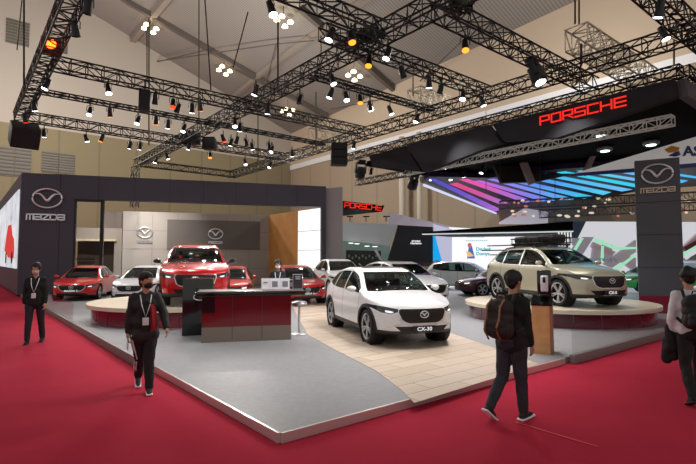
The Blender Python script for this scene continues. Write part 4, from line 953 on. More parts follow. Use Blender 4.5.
    for sg_ in (-1, 1):
        hp = [(.49, hz-.0), (.50, hz-.055), (.62, hz-.095), (.76, hz-.075), (.90, hz+.03), (.90, hz+.065), (.72, hz+.04)]
        hp = [(sg_*a_*sy, b_) for a_, b_ in hp]; cutreg(bm, lay, hp if sg_ > 0 else hp[::-1], (1, 2), lambda c: c.x > L/2-.85, 10, over=(0, 15))
        dp_ = [(.57, hz-.06), (.62, hz-.08), (.70, hz-.065), (.70, hz-.03), (.62, hz-.04)] if near else [(.56, hz-.03), (.56, hz-.09), (.72, hz-.07), (.74, hz-.01)]
        dp_ = [(sg_*a_*sy, b_) for a_, b_ in dp_]; cutreg(bm, lay, dp_ if sg_ > 0 else dp_[::-1], (1, 2), lambda c: c.x > L/2-.85, 14, over=(10,))
        tp_ = [(.50, .88*s), (.9, .90*s), (.9, .98*s), (.50, .97*s)]; cutreg(bm, lay, [(sg_*a_*sy, b_) for a_, b_ in tp_], (1, 2), lambda c: c.x < -L/2+.45, 17, over=(0,))
    root = thing(name, name_label, 'car', (ctr[0], ctr[1], z0), math.atan2(hd[1], hd[0]), group)
    cm = cladm or (darkpl if clad else pmat)
    spec = {0: ('body_shell', pmat, 0), 1: ('lower_cladding', cm, .006), 3: ('windscreen', cglass, 0), 4: ('rear_window', cglass, 0), 5: ('side_window', cglass, 0), 6: ('side_window', cglass, 0), 7: ('side_window', cglass, 0),
            10: ('headlamp', headm, 0), 11: ('grille', grim, .004), 13: ('lower_intake', grim, .002), 14: ('daytime_lamp', drl, .004), 15: ('chrome_trim', chrome if near else darkpl, .006), 16: ('glass_roof', P('roof_glass', (20, 22, 26), .05, coat=1), .006), 17: ('tail_lamp', P('tail_red', (120, 10, 12), .2, coat=1), .002)}
    bmesh.ops.recalc_face_normals(bm, faces=bm.faces)
    vn = {v.index: v for v in bm.verts}
    bm.normal_update(); bm.verts.index_update()
    body = None
    for tg, (nm, mt, off) in spec.items():
        fsx = [f for f in bm.faces if f[lay] == tg or (tg == 0 and f[lay] == 12)]
        if not fsx: continue
        groups = [fsx]
        if tg in (5, 6, 7, 10, 14, 17): groups = [[f for f in fsx if f.calc_center_median().y > 0], [f for f in fsx if f.calc_center_median().y <= 0]]
        for gi, gf in enumerate(groups):
            if not gf: continue
            ids = {}; vs = []; fsn = []; mats = []
            for f in gf:
                row = []
                for v in f.verts:
                    if v.index not in ids: ids[v.index] = len(vs); vs.append(v.co+v.normal*off)
                    row.append(ids[v.index])
                fsn.append(row); mats.append(1 if f[lay] == 12 else 0)
            me = bpy.data.meshes.new(nm); me.from_pydata([tuple(v) for v in vs], [], fsn); me.materials.append(mt); me.materials.append(seamm)
            me.polygons.foreach_set('material_index', mats); me.polygons.foreach_set('use_smooth', [True]*len(fsn)); me.update()
            o = bpy.data.objects.new(nm, me); C.objects.link(o); o.parent = root
            if tg == 0: body = o
            if tg == 14: o.parent = root
    bm.free()
    # wheel wells, wheels
    for cx in (xf, xr):
        for sg_ in (-1, 1):
            yo = (W/2-.03)*sg_
            MB().lathe([(.01, -.26*sg_), (r+.05, -.26*sg_), (r+.05, -.0)], blackm, n=20, c=(cx, yo, r), axis='Y', cap=False).build('wheel_well', None, root, fixn=False)
            yt = (W/2-.135)*sg_
            prof = [(r*.74, .09), (r*.78, .105), (r*.94, .102), (r*.99, .08), (r, .05), (r, -.05), (r*.99, -.08), (r*.9, -.1), (r*.74, -.09)]
            wl = MB().lathe([(a_, b_*sg_) for a_, b_ in prof], tyre, n=32, c=(cx, yt, r), axis='Y', cap=False).build('wheel', None, root)
            m = MB(); rm_ = rim or rimm
            m.lathe([(r*.745, .095*sg_), (r*.76, .104*sg_), (r*.69, .088*sg_)], rm_, n=32, c=(cx, yt, r), axis='Y', cap=False)
            m.lathe([(r*.69, .088*sg_), (r*.68, .0), (r*.68, -.09*sg_)], blackm, n=32, c=(cx, yt, r), axis='Y', cap=False)
            m.lathe([(.005, .075*sg_), (r*.16, .085*sg_), (r*.18, .06*sg_)], rm_, n=16, c=(cx, yt, r), axis='Y', cap=False)
            m.lathe([(.005, -.02*sg_), (r*.68, -.02*sg_)], blackm, n=20, c=(cx, yt, r), axis='Y', cap=False)
            for k in range(10):
                a_ = 2*PI*k/10+(.17 if k % 2 else -.17); c_, s_ = math.cos(a_), math.sin(a_)
                m.bar((cx+c_*r*.12, yt+.075*sg_, r+s_*r*.12), (cx+c_*r*.64, yt+.085*sg_, r+s_*r*.71), .022, rm_, .03)
            m.build('rim', None, wl)
    # mirrors
    dm = K['cowl']+.28; xm = X(dm); zm = Z(fB, dm)+.08
    for sg_ in (-1, 1):
        y = (fW(dm)*sy+.06)*sg_
        mr = MB().ell((xm+.02, y+.04*sg_, zm+.02), (.075, .105, .065), mirm or pmat, n=12).build('wing_mirror', None, root)
        MB().bar((xm+.05, y-.12*sg_, zm-.05), (xm+.02, y, zm-.0), .05, darkpl, .04).build('mirror_arm', None, mr)
    # cabin
    m = MB(); xa_, xb_ = X(3.7 if K is SUVK else 3.5), X(1.55)
    m.rbox(((xa_+xb_)/2, 0, (zf+.1+.72*sz)/2+.0), (xb_-xa_, 1.45*sy, .72*sz-zf-.1), inter, b=.04)
    m.rbox((X(1.42), 0, .86*sz), (.35, 1.38*sy, .16), inter, b=.05)
    m.build('cabin_floor', None, root)
    for yy in (-.38, .38):
        m = MB(); m.rbox((X(2.5), yy, 1.0*sz), (.16, .46, .5), seatm, b=.06, M=Matrix.Rotation(-.2, 3, 'Y')); m.rbox((X(2.58), yy, 1.3*sz), (.1, .26, .16), seatm, b=.04); m.build('front_seat', None, root)
    m = MB(); m.rbox((X(3.35), 0, .98*sz), (.16, 1.2, .42), seatm, b=.06); m.build('rear_seat', None, root)
    m = MB(); xs_, zs_ = X(1.72), .98*sz
    m.tube([(xs_+.06*math.sin(2*PI*k/20), .38+.18*math.cos(2*PI*k/20), zs_+.17*math.sin(2*PI*k/20)) for k in range(20)], .016, inter, n=5, closed=True); m.bar((xs_, .22, zs_), (xs_, .54, zs_), .03, inter); m.build('steering_wheel', None, root)
    if rails:
        for sg_ in (-1, 1):
            ps = [(X(d), sg_*(fR(d)*sy-.02), Z(fT, d)-crown(d)*sz+dz) for d, dz in ((2.05, -.0), (2.2, .045), (2.8, .055), (3.4, .05), (3.6, .0))]
            MB().tube(ps, .018, rails, n=6).build('roof_rail', None, root)
    MB().tube([(X(K['rr']-.25), 0, H-.03), (X(K['rr']-.1), 0, H+.03), (X(K['rr']), 0, H+.04)], .02, darkpl, n=6, rs=[.03, .02, .01]).build('roof_antenna', None, root)
    # badge and plate
    Mf = facing((0, 0, 0), (1, 0, 0)); zb_ = (gz0+gz1)/2+.03*s
    if grille == 'wide':
        Mx = Mf.copy(); Mx.translation = Vector((L/2+.055, 0, zb_)); emblem('badge', .17, chrome, root, Mx, .06)
        pz = .375*s if K is SUVK else .42*s
    else: pz = .42*s
    if plate:
        pb = MB().rbox((L/2+.045, 0, pz), (.02, .50, .125), platem, b=.008).build('number_plate', None, root)
        Mx = Mf.copy(); Mx.translation = Vector((L/2+.06, 0, pz)); textmesh('plate_lettering', plate, .10*min(1, 7/len(plate)), platew, pb, Mx, 1.15, .002, .003)
    if slats:
        m = MB()
        for k in range(4): m.bar((L/2+.05, -.42*sy, gz0+.05+k*.06), (L/2+.05, .42*sy, gz0+.05+k*.06), .008, P('grille_slat', (60, 60, 64), .3, .8))
        m.build('grille_slat', None, root)
    return root
pw = paint('white', (236, 236, 238), .3); pr_ = paint('soul_red', (196, 14, 24), .25, .25); pr2 = paint('bright_red', (205, 22, 26), .3, .1)
psand = paint('sand', (182, 179, 158), .35, .2); psil = paint('silver_green', (214, 221, 215), .3, .0); pmar = paint('maroon', (84, 16, 28), .25, .3); pgr = paint('green', (38, 200, 80), .3); ppl = paint('pearl', (205, 206, 210), .3, .3)
H1 = (.305, -.952)
car(SUVK, 'glossy white compact crossover with black cladding parked on the oak strip', pw, (.78, 11.42), H1, .107, L=4.395, H=1.54, plate='CX-30', darkroof=True, rails=None)
car(SUVK, 'bright red crossover facing the aisle on the round podium', pr_, (-4.58, 14.45), H1, .6, L=4.57, H=1.67, W=1.845, plate='MAZDA CX-5', clad=True, mirm=black, slats=True)
beige = car(SUVK, 'sand beige crossover with roof basket on the round podium', psand, (6.05, 14.5), (.29, -.957), .56, L=4.57, H=1.66, W=1.845, plate='CX-5', clad=True, rails=darkpl)
car(SEDK, 'red sedan with black number plate beside the slate wall', pr2, (-11.85, 21.9), (.25, -.97), .1, plate='MAZDA 3', clad=False)
car(SEDK, 'white hatchback between the red sedan and the raised red crossover', pw, (-8.95, 21.5), (.1, -1), .1, H=1.45, clad=False)
car(SEDK, 'red car mostly hidden behind the raised red crossover', pr2, (-5.0, 20.8), (.15, -.99), .1, clad=False, near=False)
car(SEDK, 'red estate car facing the desk end near the staff member', pr2, (-2.2, 20.2), (.30, -.95), .1, H=1.48, plate='MAZDA 6', clad=False, slats=True)
car(SUVK, 'white crossover parked in front of the pale grey end wall', pw, (-.5, 24.2), (.30, -.95), .1, L=4.5, H=1.74, clad=False)
car(SUVK, 'white family crossover with silver roof behind the white compact crossover', pw, (2.05, 19.1), (.42, -.91), .1, L=4.8, H=1.65, W=1.85, clad=False, darkroof=True)
car(SUVK, 'pale silver green crossover side-on before the bright screen', psil, (6.7, 27.6), (.90, -.43), .1, L=4.7, H=1.6, W=1.9, clad=False, near=False, grille='low')
car(SEDK, 'dark maroon sports sedan half hidden behind the beige crossover', pmar, (7.45, 23.4), (-.985, -.17), .1, L=4.5, H=1.35, clad=False, near=False, grille='low')
car(SEDK, 'bright green sports car partly hidden by the slate totem', pgr, (15.5, 24.6), (-.975, -.22), .25, L=4.4, H=1.3, clad=False, near=False, grille='low')
car(SEDK, 'white sports car seen past the totem pillar edge', pw, (19.6, 25.9), (-.90, -.40), .9, L=4.5, H=1.35, clad=False, near=False, grille='low')
# roof basket on the beige car
R0 = beige.location; hv = Vector((.29, -.957, 0)).normalized(); sv = Vector((-hv.y, hv.x, 0))
t = thing('roof_basket', 'black roof basket loaded with gear on the beige crossover', 'roof rack', Vector((6.05, 14.5, .56+1.72))-hv*.35, math.atan2(hv.y, hv.x))
m = MB()
for zz, rr in ((.02, .016), (.17, .02)):
    m.tube([(-.75, -.52, zz), (.72, -.52, zz), (.85, -.35, zz), (.85, .35, zz), (.72, .52, zz), (-.75, .52, zz), (-.85, .35, zz), (-.85, -.35, zz)], rr, n=6, closed=True)
for k in range(9):
    x = -.7+k*.175
    for y in (-.52, .52): m.bar((x, y, .02), (x, y, .17), .018)
    m.bar((x, -.52, .02), (x, .52, .02), .02)
m.build('basket_frame', blackm, t)
for x in (-.5, .5):
    MB().bar((x, -.66, -.03), (x, .66, -.03), .05).build('cross_bar', can, t)
    for y in (-.56, .56): MB().bar((x, y, -.12), (x, y, -.0), .05).build('bar_foot', can, t)
for i, (x, y, sx2, sy2, sz2) in enumerate(((-.4, -.1, .6, .7, .2), (.3, .15, .7, .5, .24), (.2, -.33, .5, .25, .18))): MB().rbox((x, y, .04+sz2/2), (sx2, sy2, sz2), b=.06).build('gear_bag', P('gear_dark', (34, 30, 32), .7), t)
t = thing('ski_rack_pole', 'dark awning poles stretching behind the beige crossover roof', 'pole', Vector((6.05, 14.5, .56+1.6))-hv*1.1, math.atan2(hv.y, hv.x))
for z, x, y in ((.1, -.6, -.5), (-.05, -1.0, -.45), (-.2, -.75, -.3)): MB().bar((x-.3, y-.3, z), (x+.7, y, z), .035).build('pole', blackm, t)
# ================= people =================
def capmesh(bm, p, q, r1, r2, seg=14):
    p, q = Vector(p), Vector(q)
    for c, r in ((p, r1), (q, r2)):
        bmesh.ops.create_icosphere(bm, subdivisions=2, radius=r, matrix=Matrix.Translation(c))
    d = q-p
    if d.length < 1e-5: return
    s, u = frame(d); vs = []
    for c, r in ((p, r1), (q, r2)): vs.append([bm.verts.new(c+s*math.cos(2*PI*k/seg)*r+u*math.sin(2*PI*k/seg)*r) for k in range(seg)])
    for k in range(seg): bm.faces.new((vs[0][k], vs[0][(k+1) % seg], vs[1][(k+1) % seg], vs[1][k]))
    bm.faces.new(list(reversed(vs[0]))); bm.faces.new(vs[1])
def ellm(bm, c, r, M=None):
    T_ = Matrix.Translation(Vector(c)) @ (M.to_4x4() if M is not None else Matrix.Identity(4)) @ Matrix.Diagonal((r[0], r[1], r[2], 1))
    bmesh.ops.create_icosphere(bm, subdivisions=3, radius=1, matrix=T_)
def fuse(name, shapes, vox, mat, parent, smooth=3, cuts=(), noise=0):
    bm = bmesh.new()
    for s in shapes:
        if s[0] == 'c': capmesh(bm, *s[1:])
        else: ellm(bm, *s[1:])
    bmesh.ops.recalc_face_normals(bm, faces=bm.faces)
    me = bpy.data.meshes.new(name+'_raw'); bm.to_mesh(me); bm.free()
    o = bpy.data.objects.new(name+'_raw', me); C.objects.link(o)
    r = o.modifiers.new('r', 'REMESH'); r.mode = 'VOXEL'; r.voxel_size = vox; r.use_smooth_shade = True
    s_ = o.modifiers.new('s', 'SMOOTH'); s_.iterations = smooth; s_.factor = .5
    bpy.context.view_layer.update()
    m2 = bpy.data.meshes.new_from_object(o.evaluated_get(bpy.context.evaluated_depsgraph_get()))
    bpy.data.objects.remove(o); bpy.data.meshes.remove(me)
    bm = bmesh.new(); bm.from_mesh(m2)
    for (co_, no_) in cuts:
        bmesh.ops.bisect_plane(bm, geom=bm.verts[:]+bm.edges[:]+bm.faces[:], plane_co=co_, plane_no=no_, clear_outer=True)
    if noise:
        from mathutils import noise as nz_
        for v in bm.verts: v.co += v.normal*(nz_.noise(v.co*9)+.5*nz_.noise(Vector((v.co.x*22, v.co.y*22, v.co.z*9))))*noise
    for f in bm.faces: f.smooth = True
    bm.to_mesh(m2); bm.free(); m2.name = name; m2.materials.clear(); m2.materials.append(mat)
    o = bpy.data.objects.new(name, m2); C.objects.link(o); o.parent = parent; return o
skin = P('skin', (186, 138, 112), .55, spec=.3); hairm = P('hair_black', (16, 14, 14), .55)
def limb(o, a, L, sidev=0):   # direction by forward angle a (deg), sideways s
    return o+Vector((math.sin(math.radians(sidev))*L, math.sin(math.radians(a))*L*math.cos(math.radians(sidev)), -math.cos(math.radians(a))*L*math.cos(math.radians(sidev))))
def person(label, loc, facing_dir, H, pose, top, bottom, shoe, sole, jacket=True, mask=None, lean=2, hem=.80, collar=None, fat=1.0, headturn=0, hairlen=0, shirt=None, cat='person', shoestyle='sneaker'):
    """local frame: faces +Y, X to the person's right; metres scaled to height H"""
    k = H/1.70; yaw = math.atan2(facing_dir[1], facing_dir[0])-PI/2
    t = thing('person', label, cat, loc, yaw); V = lambda x, y, z: Vector((x, y, z))
    hipz = .88; body = []; J = {}
    ln = math.sin(math.radians(lean))
    lift = pose.get('drop', 0)
    pel = V(0, 0, hipz-lift)
    for s, n in ((1, 'r'), (-1, 'l')):
        th, kn = pose['leg_'+n][:2]; sd = pose['leg_'+n][2] if len(pose['leg_'+n]) > 2 else 2
        h = pel+V(.09*s, 0, 0); kne = limb(h, th, .42, sd*s); ank = limb(kne, th-kn, .40, 1*s); J['hip_'+n], J['knee_'+n], J['ank_'+n] = h, kne, ank
        J['foot_'+n] = pose.get('foot_'+n, 0)
    low = min(J['ank_r'].z+(.0 if J['foot_r'] > -20 else .05), J['ank_l'].z+(.0 if J['foot_l'] > -20 else .05)); dz = .075-low
    for q in list(J):
        if isinstance(J[q], Vector): J[q] = J[q]+V(0, 0, dz)
    pel = pel+V(0, 0, dz)
    chest = pel+V(0, ln*.34, .36); neck = pel+V(0, ln*.56, .54); head = neck+V(0, .025+ln*.1, .175)
    HT = Matrix.Rotation(math.radians(headturn), 3, 'Z')
    hc = lambda x, y, z: head+HT@V(x, y, z)
    for s, n in ((1, 'r'), (-1, 'l')):
        sw, el, out = pose['arm_'+n][:3]; sh = chest+V(.152*s, ln*.1, .118); e = limb(sh, sw, .27, out*s); wr = limb(e, sw+el, .24, (out*.3)*s); J['sh_'+n], J['el_'+n], J['wr_'+n] = sh, e, wr
    sc = lambda L_: [tuple([x[0]]+[y*k if isinstance(y, (Vector, float)) else tuple(v*k for v in y) if isinstance(y, tuple) else y for y in x[1:]]) for x in L_]
    # body: head, neck, torso core, arms with hands, legs in one surface
    B = [('e', hc(0, 0, .012), (.077, .095, .112), HT), ('e', hc(0, .028, -.062), (.055, .062, .058), HT), ('c', hc(0, .093, .01), hc(0, .112, -.028), .011, .016), ('e', hc(0, .086, -.055), (.026, .014, .012), HT),
         ('e', hc(.08, -.008, -.005), (.012, .02, .032), HT), ('e', hc(-.08, -.008, -.005), (.012, .02, .032), HT), ('e', hc(0, .078, .035), (.06, .02, .014), HT),
         ('c', neck+V(0, -.005, -.05), head+V(0, -.012, -.05), .056, .05), ('c', chest+V(0, 0, .06), neck+V(0, 0, -.03), .1, .06), ('c', pel+V(0, 0, .02), chest, .11, .13)]
    for s, n in ((1, 'r'), (-1, 'l')):
        B += [('c', chest+V(.06*s, 0, .12), J['sh_'+n], .06, .055), ('c', J['sh_'+n], J['el_'+n], .05, .038), ('c', J['el_'+n], J['wr_'+n], .038, .025), ('c', J['hip_'+n], J['knee_'+n], .08, .055), ('c', J['knee_'+n], J['ank_'+n], .052, .036)]
        # hand
        d = (J['wr_'+n]-J['el_'+n]).normalized(); wr = J['wr_'+n]; inw = V(-s, 0, 0); inw = (inw-d*inw.dot(d)).normalized(); fw = d.cross(inw)*(-s)
        if fw.y < 0: fw = -fw
        palm = wr+d*.055; curl = pose.get('curl_'+n, .35)
        B += [('c', wr+d*.01, palm, .024, .026), ('c', wr+d*.04+fw*.018, wr+d*.085+fw*.024, .016, .013), ('c', wr+d*.04-fw*.018, wr+d*.08-fw*.024, .016, .013)]
        for f_, (off, l1) in enumerate(((.030, .040), (.011, .046), (-.009, .043), (-.028, .034))):
            b0 = wr+d*(.088-.004*abs(f_-1))+fw*off; d1 = (d+inw*curl).normalized(); d2 = (d*.75+inw*(curl*2.4)).normalized(); b1 = b0+d1*l1; b2 = b1+d2*l1*.8
            B += [('c', b0-d*.01, b1, .0088, .008), ('c', b1, b2, .008, .0068)]
        tb = wr+d*.025+fw*.024; t1 = tb+(d*.6+fw*.7+inw*.3).normalized()*.04; t2 = t1+(d*.9+fw*.2+inw*.35).normalized()*.032; B += [('c', tb, t1, .012, .0095), ('c', t1, t2, .0095, .008)]
    fuse('body', sc(B), .0065*k, skin, t, 1)
    # eyes and brows
    for s in (-1, 1):
        m = MB(); m.ell(hc(.031*s, .084, .012)*k, (.012*k, .008*k, .007*k), P('eye_white', (225, 222, 215), .3), n=8); m.ell(hc(.031*s, .090, .012)*k, (.006*k, .004*k, .006*k), hairm, n=8); m.build('eye', None, t)
    # hair
    Hs = [('e', hc(0, -.018, .048), (.096, .108, .106), HT), ('e', hc(0, .025, .09), (.076, .06, .05), HT), ('e', hc(.045, .035, .072), (.036, .034, .034), HT), ('e', hc(-.03, .04, .074), (.044, .034, .034), HT), ('e', hc(0, -.055, -.005), (.078, .055, .085+hairlen), HT), ('e', hc(.074, -.02, .02), (.018, .045, .05), HT), ('e', hc(-.074, -.02, .02), (.018, .045, .05), HT)]
    if hairlen: Hs += [('e', hc(.055, -.01, .01), (.035, .05, .06), HT), ('e', hc(-.055, -.01, .01), (.035, .05, .06), HT), ('e', hc(0, .055, .078), (.06, .03, .03), HT)]
    fuse('hair', sc(Hs), .008*k, hairm, t, 1, noise=.016)
    if mask:
        fuse('face_mask', sc([('e', hc(0, .044, -.06), (.066, .071, .054), HT), ('c', hc(.0, .098, -.036), hc(0, .092, -.075), .018, .016)]), .008*k, mask, t, 2)
    # trousers
    Tn = [('c', pel+V(-.06, 0, .1), pel+V(.06, 0, .1), .115*fat, .115*fat), ('e', pel+V(0, -.02, -.0), (.165*fat, .13*fat, .12), None)]
    Tn = [x if x[-1] is not None else x[:-1] for x in Tn]
    for n in 'rl': Tn += [('c', J['hip_'+n], J['knee_'+n], .098*fat, .072*fat), ('c', J['knee_'+n], J['ank_'+n]+V(0, 0, .02), .068*fat, .056*fat)]
    tr = fuse('trousers', sc(Tn), .012*k, bottom, t, 3, noise=.008)
    # top
    Jk = [('c', pel+V(-.06, 0, hem-.80), pel+V(.06, 0, hem-.80), .135*fat, .135*fat), ('c', pel+V(-.055, 0, .12), pel+V(.055, 0, .12), .132*fat, .132*fat), ('c', chest+V(-.062, 0, 0), chest+V(.062, 0, 0), .128*fat, .128*fat), ('c', chest+V(-.085, 0, .095), chest+V(.085, 0, .095), .082*fat, .082*fat), ('c', chest+V(-.13, 0, .112), neck+V(-.03, 0, -.015), .062, .05), ('c', chest+V(.13, 0, .112), neck+V(.03, 0, -.015), .062, .05),
          ('c', pel+V(0, 0, .1), chest, .14*fat, .145*fat), ('c', chest+V(0, -.005, .1), neck+V(0, -.008, -.03), .09, .068)]
    for n in 'rl': Jk += [('c', J['sh_'+n], J['el_'+n], .068*fat, .057*fat), ('c', J['el_'+n], J['el_'+n].lerp(J['wr_'+n], .93), .058*fat, .044*fat)]
    jk = fuse('jacket' if jacket else 'shirt', sc(Jk), .012*k, top, t, 3, noise=.009)
    if collar: MB().tube([(neck+V(.072*math.cos(a), .07*math.sin(a)-.0, -.015+.02*(-math.sin(a))))*k for a in [2*PI*i/16 for i in range(16)]], .018*k, collar, n=6, closed=True).build('collar', None, t)
    # shoes
    for n in 'rl':
        a = J['ank_'+n]; an = math.radians(J['foot_'+n]); R = Matrix.Rotation(an, 3, 'X')
        q = lambda x, y, z: a+R@V(x, y, z)
        sh = fuse('shoe', sc([('c', q(0, -.03, -.035), q(0, .10, -.045), .042, .038), ('c', q(0, .1, -.048), q(0, .15, -.052), .036, .026), ('c', q(0, -.01, -.0), q(0, .02, -.03), .045, .045)]), .008*k, shoe, t, 2)
        MB().rbox(q(0, .05, -.068)*k, (.088*k, .265*k, .026*k), sole, b=.011, M=R).build('sole', None, sh)
    J.update(pel=pel, chest=chest, neck=neck, head=head, k=k, root=t, hc=hc)
    return t, {a: (b*k if isinstance(b, Vector) else b) for a, b in J.items()}
blk = P('cloth_black', (22, 21, 23), .85, noise=(8, .3)); blk2 = P('cloth_charcoal', (38, 38, 42), .85, noise=(8, .2)); wsole = P('sole_white', (225, 225, 225), .5); bsole = P('sole_black', (14, 14, 14), .6)
strap_w = P('lanyard_white', (226, 224, 228), .6)
def lanyard(t, J, mat=strap_w, red=None):
    k = J['k']; c = J['chest']; n = J['neck']; f = .155*k
    pts = [n+Vector((.06, -.03, .0)), n+Vector((.075, .06, -.03))*k, c+Vector((.055*k, f, .02*k)), c+Vector((.0, f+.012, -.16*k)), c+Vector((-.055*k, f, .02*k)), n+Vector((-.075, .06, -.03))*k, n+Vector((-.06, -.03, .0))]
    m = MB(); m.tube(pts, .009*k, mat, n=5); ly = m.build('lanyard', None, t)
    MB().rbox(c+Vector((0, f+.02, -.215*k)), (.085*k, .008, .11*k), P('badge_card', (220, 218, 224), .4), b=.003).build('badge', None, ly)
# 1: young man in black walking towards us on the far carpet
p = G(34, 343); f1 = Vector((.52, -.85, 0))
t, J = person('young man in black sweater with white lanyard walking on red carpet', p, (.35, -.93), 1.70,
   dict(leg_r=(10, 8), leg_l=(-8, 10), arm_r=(-3, 8, 8), arm_l=(4, 10, 8), foot_l=-8), blk, P('trousers_ink', (30, 30, 38), .85), blk, bsole, jacket=False, hairlen=.02, mask=P('mask_pale', (196, 178, 178), .7))
lanyard(t, J)
# 2: man in bomber jacket
p = G(143.5, 391); red_in = P('red_shirt', (150, 18, 34), .7)
t, J = person('man in open black bomber jacket and black face mask walking beside deck', p, (.42, -.91), 1.615,
   dict(leg_r=(-13, 24, -4), leg_l=(13, 5, -4), arm_r=(-6, 6, 12), arm_l=(14, 20, 22), foot_r=-24, foot_l=4), P('jacket_black', (30, 25, 26), .7, noise=(7, .25)), blk, P('sneaker_black', (26, 26, 28), .7), wsole, mask=P('mask_black', (14, 14, 16), .7), headturn=44, hem=.74, fat=1.08)
lanyard(t, J); k = J['k']
# zip front opening: dark shirt, red lining, white side stripes on trousers
c, pl_ = J['chest'], J['pel']
m = MB(); m.slab([c+Vector((-.05, .135, .06)), c+Vector((.05, .135, .06)), pl_+Vector((.055, .158, .02)), pl_+Vector((-.045, .158, .02))], .006, blk); m.build('inner_shirt', None, t)
m = MB(); m.slab([c+Vector((-.05, .15, .05)), c+Vector((-.13, .125, -.04)), pl_+Vector((-.16, .12, .03)), pl_+Vector((-.07, .158, -.02))], .012, red_in); m.slab([c+Vector((-.10, .13, .02)), c+Vector((-.06, .165, .02)), pl_+Vector((-.09, .17, .02)), pl_+Vector((-.12, .14, .02))], .01, red_in); m.build('red_lining', None, t)
m = MB(); a, b, d_ = J['hip_r'], J['knee_r'], J['ank_r']
for o_ in (.015, .045, .07): m.tube([a+Vector((.106-o_*.35, o_, -.05)), a.lerp(b, .5)+Vector((.097-o_*.4, o_, 0)), b+Vector((.067-o_*.5, o_*.9, 0)), b.lerp(d_, .5)+Vector((.073-o_*.5, o_*.85, 0)), d_+Vector((.058-o_*.5, o_*.8, .04))], .009, strap_w, n=5)
m.build('side_stripe', None, t)
w_ = J['wr_r']; Mw = t.matrix_basis
q = Mw @ (w_+Vector((.0, .05, -.15)))
tc_ = thing('folded_leaflet', 'folded grey leaflet held in the hand of the bomber jacket man', 'leaflet', q, math.atan2(-.91, .42)-PI/2)
MB().box((0, 0, 0), (.012, .11, .15), P('leaflet_grey', (150, 150, 160), .5)).build('cover_sheet', None, tc_); MB().box((.014, 0, 0), (.004, .105, .145), paper).build('inner_sheet', None, tc_)
# 3: man with backpack walking away
p = G(513, 418)
t, J = person('man in black top and dark jeans walking away with a backpack', p, (.80, .60), 1.645,
   dict(leg_l=(-9, 27, 0), leg_r=(6, 3, 0), arm_r=(4, 14, 4), arm_l=(14, 30, 4), foot_l=-38, foot_r=4), blk, P('jeans_charcoal', (46, 46, 54), .85, noise=(10, .2)), P('shoe_black', (22, 22, 26), .6), wsole, jacket=True, lean=4, fat=1.08, headturn=-6)
def backpack(t, J, label, main, strap=None, w=.32, h=.47):
    k = J['k']; root = thing('backpack', label, 'backpack', t.matrix_basis @ (J['chest']+Vector((0, -.235, -.06))), t.rotation_euler[2])
    fuse('main_pack', [('c', Vector((-w/2+.1, 0, h/2-.13)), Vector((w/2-.1, 0, h/2-.13)), .11, .11), ('c', Vector((-w/2+.11, -.01, -h/2+.12)), Vector((w/2-.11, -.01, -h/2+.12)), .125, .125), ('c', Vector((-w/2+.11, 0, 0)), Vector((w/2-.11, 0, 0)), .12, .12), ('c', Vector((0, 0, -h/2+.13)), Vector((0, 0, h/2-.12)), .12, .11)], .012, main, root, 3, noise=.006)
    fuse('front_pocket', [('c', Vector((-.07, -.1, -.13)), Vector((.07, -.1, -.13)), .07, .07), ('c', Vector((-.07, -.1, -.06)), Vector((.07, -.1, -.06)), .065, .065)], .01, main, root, 3)
    m = MB(); m.tube([(-.04, .04, h/2-.04), (-.03, .03, h/2+.02), (.03, .03, h/2+.02), (.04, .04, h/2-.04)], .009, strap or main, n=5); m.build('top_handle', None, root)
    for s in (-1, 1):
        m = MB(); m.tube([(s*.10, .07, h/2-.10), (s*.115, .13, h/2+.03), (s*.12, .24, h/2+.035), (s*.125, .36, h/2-.1), (s*.14, .36, -.06), (s*.16, .2, -h/2+.12), (s*.14, .08, -h/2+.08)], .02, main, n=6); m.build('shoulder_strap', None, root)
        if strap:
            m = MB(); m.tube([(s*.085, -.03, h/2-.02), (s*.085, -.115, h/2-.10), (s*.085, -.135, 0), (s*.08, -.175, -.08), (s*.08, -.17, -h/2+.1), (s*.08, -.10, -h/2+.0)], .012, strap, n=6); m.build('leather_strap', None, root)
    return root
backpack(t, J, 'black and brown backpack with two tan leather straps on the walking man', P('pack_brown_black', (44, 34, 34), .8, noise=(5, .4)), P('tan_leather', (150, 96, 56), .5))
MB().tube([(J['pel']+Vector((.15*math.cos(a), .145*math.sin(a), .035))) for a in [2*PI*i/24 for i in range(24)]], .014, P('belt_tee', (74, 70, 60), .7), n=6, closed=True).build('belt', None, t)
# 4: person at the frame edge
p = G(694, 402)
t, J = person('person in white shirt carrying a dark jacket at the stand corner', p, (.30, .954), 1.68,
   dict(leg_l=(-12, 20), leg_r=(12, 6), arm_r=(2, 12, 8), arm_l=(-2, 14, 12), foot_l=-20), P('shirt_white', (214, 214, 218), .8), blk, blk, bsole, jacket=False, hem=.84)
backpack(t, J, 'plain black backpack over a white shirt at the stand corner', P('pack_black', (26, 25, 28), .75, noise=(5, .3)), None, .32, .46)
q = t.matrix_basis @ (J['wr_l']+Vector((.0, .0, -.0)))
jt = thing('folded_jacket', 'dark jacket hanging over the forearm of the white shirted person', 'jacket', q)
fuse('jacket_body', [('c', Vector((0, 0, .10)), Vector((-.0, 0, -.18)), .055, .085), ('c', Vector((-.02, .04, -.1)), Vector((-.03, .04, -.34)), .06, .06), ('c', Vector((.03, -.02, -.15)), Vector((.03, -.02, -.30)), .06, .05)], .012, blk, jt, 3, noise=.015)
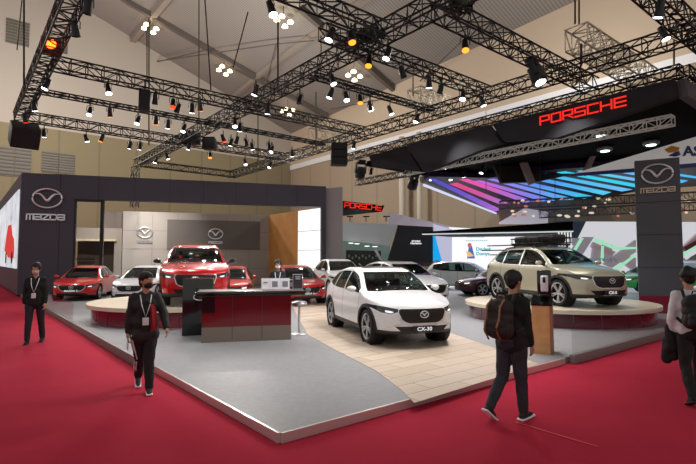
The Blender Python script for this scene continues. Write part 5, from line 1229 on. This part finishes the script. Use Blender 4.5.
# 5: staff member behind the desk
t, J = person('staff member in black uniform with white mask standing behind the desk', Vector((-1.85, 12.7, .1)), (.12, -.99), 1.66,
   dict(leg_r=(0, 0), leg_l=(0, 0), arm_r=(8, 40, 6), arm_l=(8, 40, 6)), P('uniform_navy', (24, 26, 38), .8), blk, blk, bsole, mask=P('mask_white', (232, 234, 240), .7), hairlen=.0)
lanyard(t, J)
# ================= lights =================
def area(loc, size, power, col=(1, .97, .93), rot=(0, 0, 0)):
    l = bpy.data.lights.new('stage_light', 'AREA'); l.energy = power; l.size = size; l.color = col; l.shape = 'DISK'
    o = bpy.data.objects.new('stage_light', l); C.objects.link(o); o.location = loc; o.rotation_euler = rot; return o
def spot(a, b, z, target, power, ang=95, col=(1, .97, .93), r=.12, blend=.8):
    l = bpy.data.lights.new('stage_and_fill_spot', 'SPOT'); l.energy = power; l.spot_size = math.radians(ang); l.spot_blend = blend; l.shadow_soft_size = r; l.color = col
    o = bpy.data.objects.new('stage_and_fill_spot', l); C.objects.link(o); p = AB(a, b, z); o.location = p
    o.rotation_euler = (Vector(target)-p).to_track_quat('-Z', 'Y').to_euler(); return o
for (a, b, ta, tb, pw) in [(8, 5.5, 7, 8.6, 1300), (9.5, 6.5, 7.4, 8, 700), (5, 7.5, 6, 8, 420), (11, 7.5, 8, 8, 700), (11, 12, 8, 9, 700), (8, 16, 8, 9, 600), (14, 7, 14, 7, 800), (14, 12, 14, 9, 700),
                       (5, 14, 6, 13, 700), (4, 19, 5.5, 14.5, 700), (2, 16, 5.5, 14.5, 500), (8, 19, 6, 15, 600), (3, 23, 5, 22, 800), (8, 22.8, 7, 21, 900), (12, 22, 11, 19, 900), (14, 20, 13, 19, 700), (8, 29, 8, 32, 900), (5, 27, 6, 32, 1500), (9, 27, 9, 32, 1200), (24, 22, 24, 18, 5000), (24, 12, 24, 12, 3500), (20, 14, 20, 15, 2800), (30, 22, 27, 20, 3500)]:
    spot(a, b, 7.0, AB(ta, tb, .4), pw*.85)  # some are unseen spots added to brighten white car, back wall, neighbouring stand
# hall lamps far above
for (a, b, z, pw) in [(20, 40, 15, 5000), (29, 15, 14, 2600), (4, 46, 16, 6000), (-8, 44, 15, 2800)]:
    l = bpy.data.lights.new('hall_light', 'POINT'); l.energy = pw; l.shadow_soft_size = .6; l.color = (1, .96, .9)
    o = bpy.data.objects.new('hall_light', l); C.objects.link(o); o.location = AB(a, b, z)
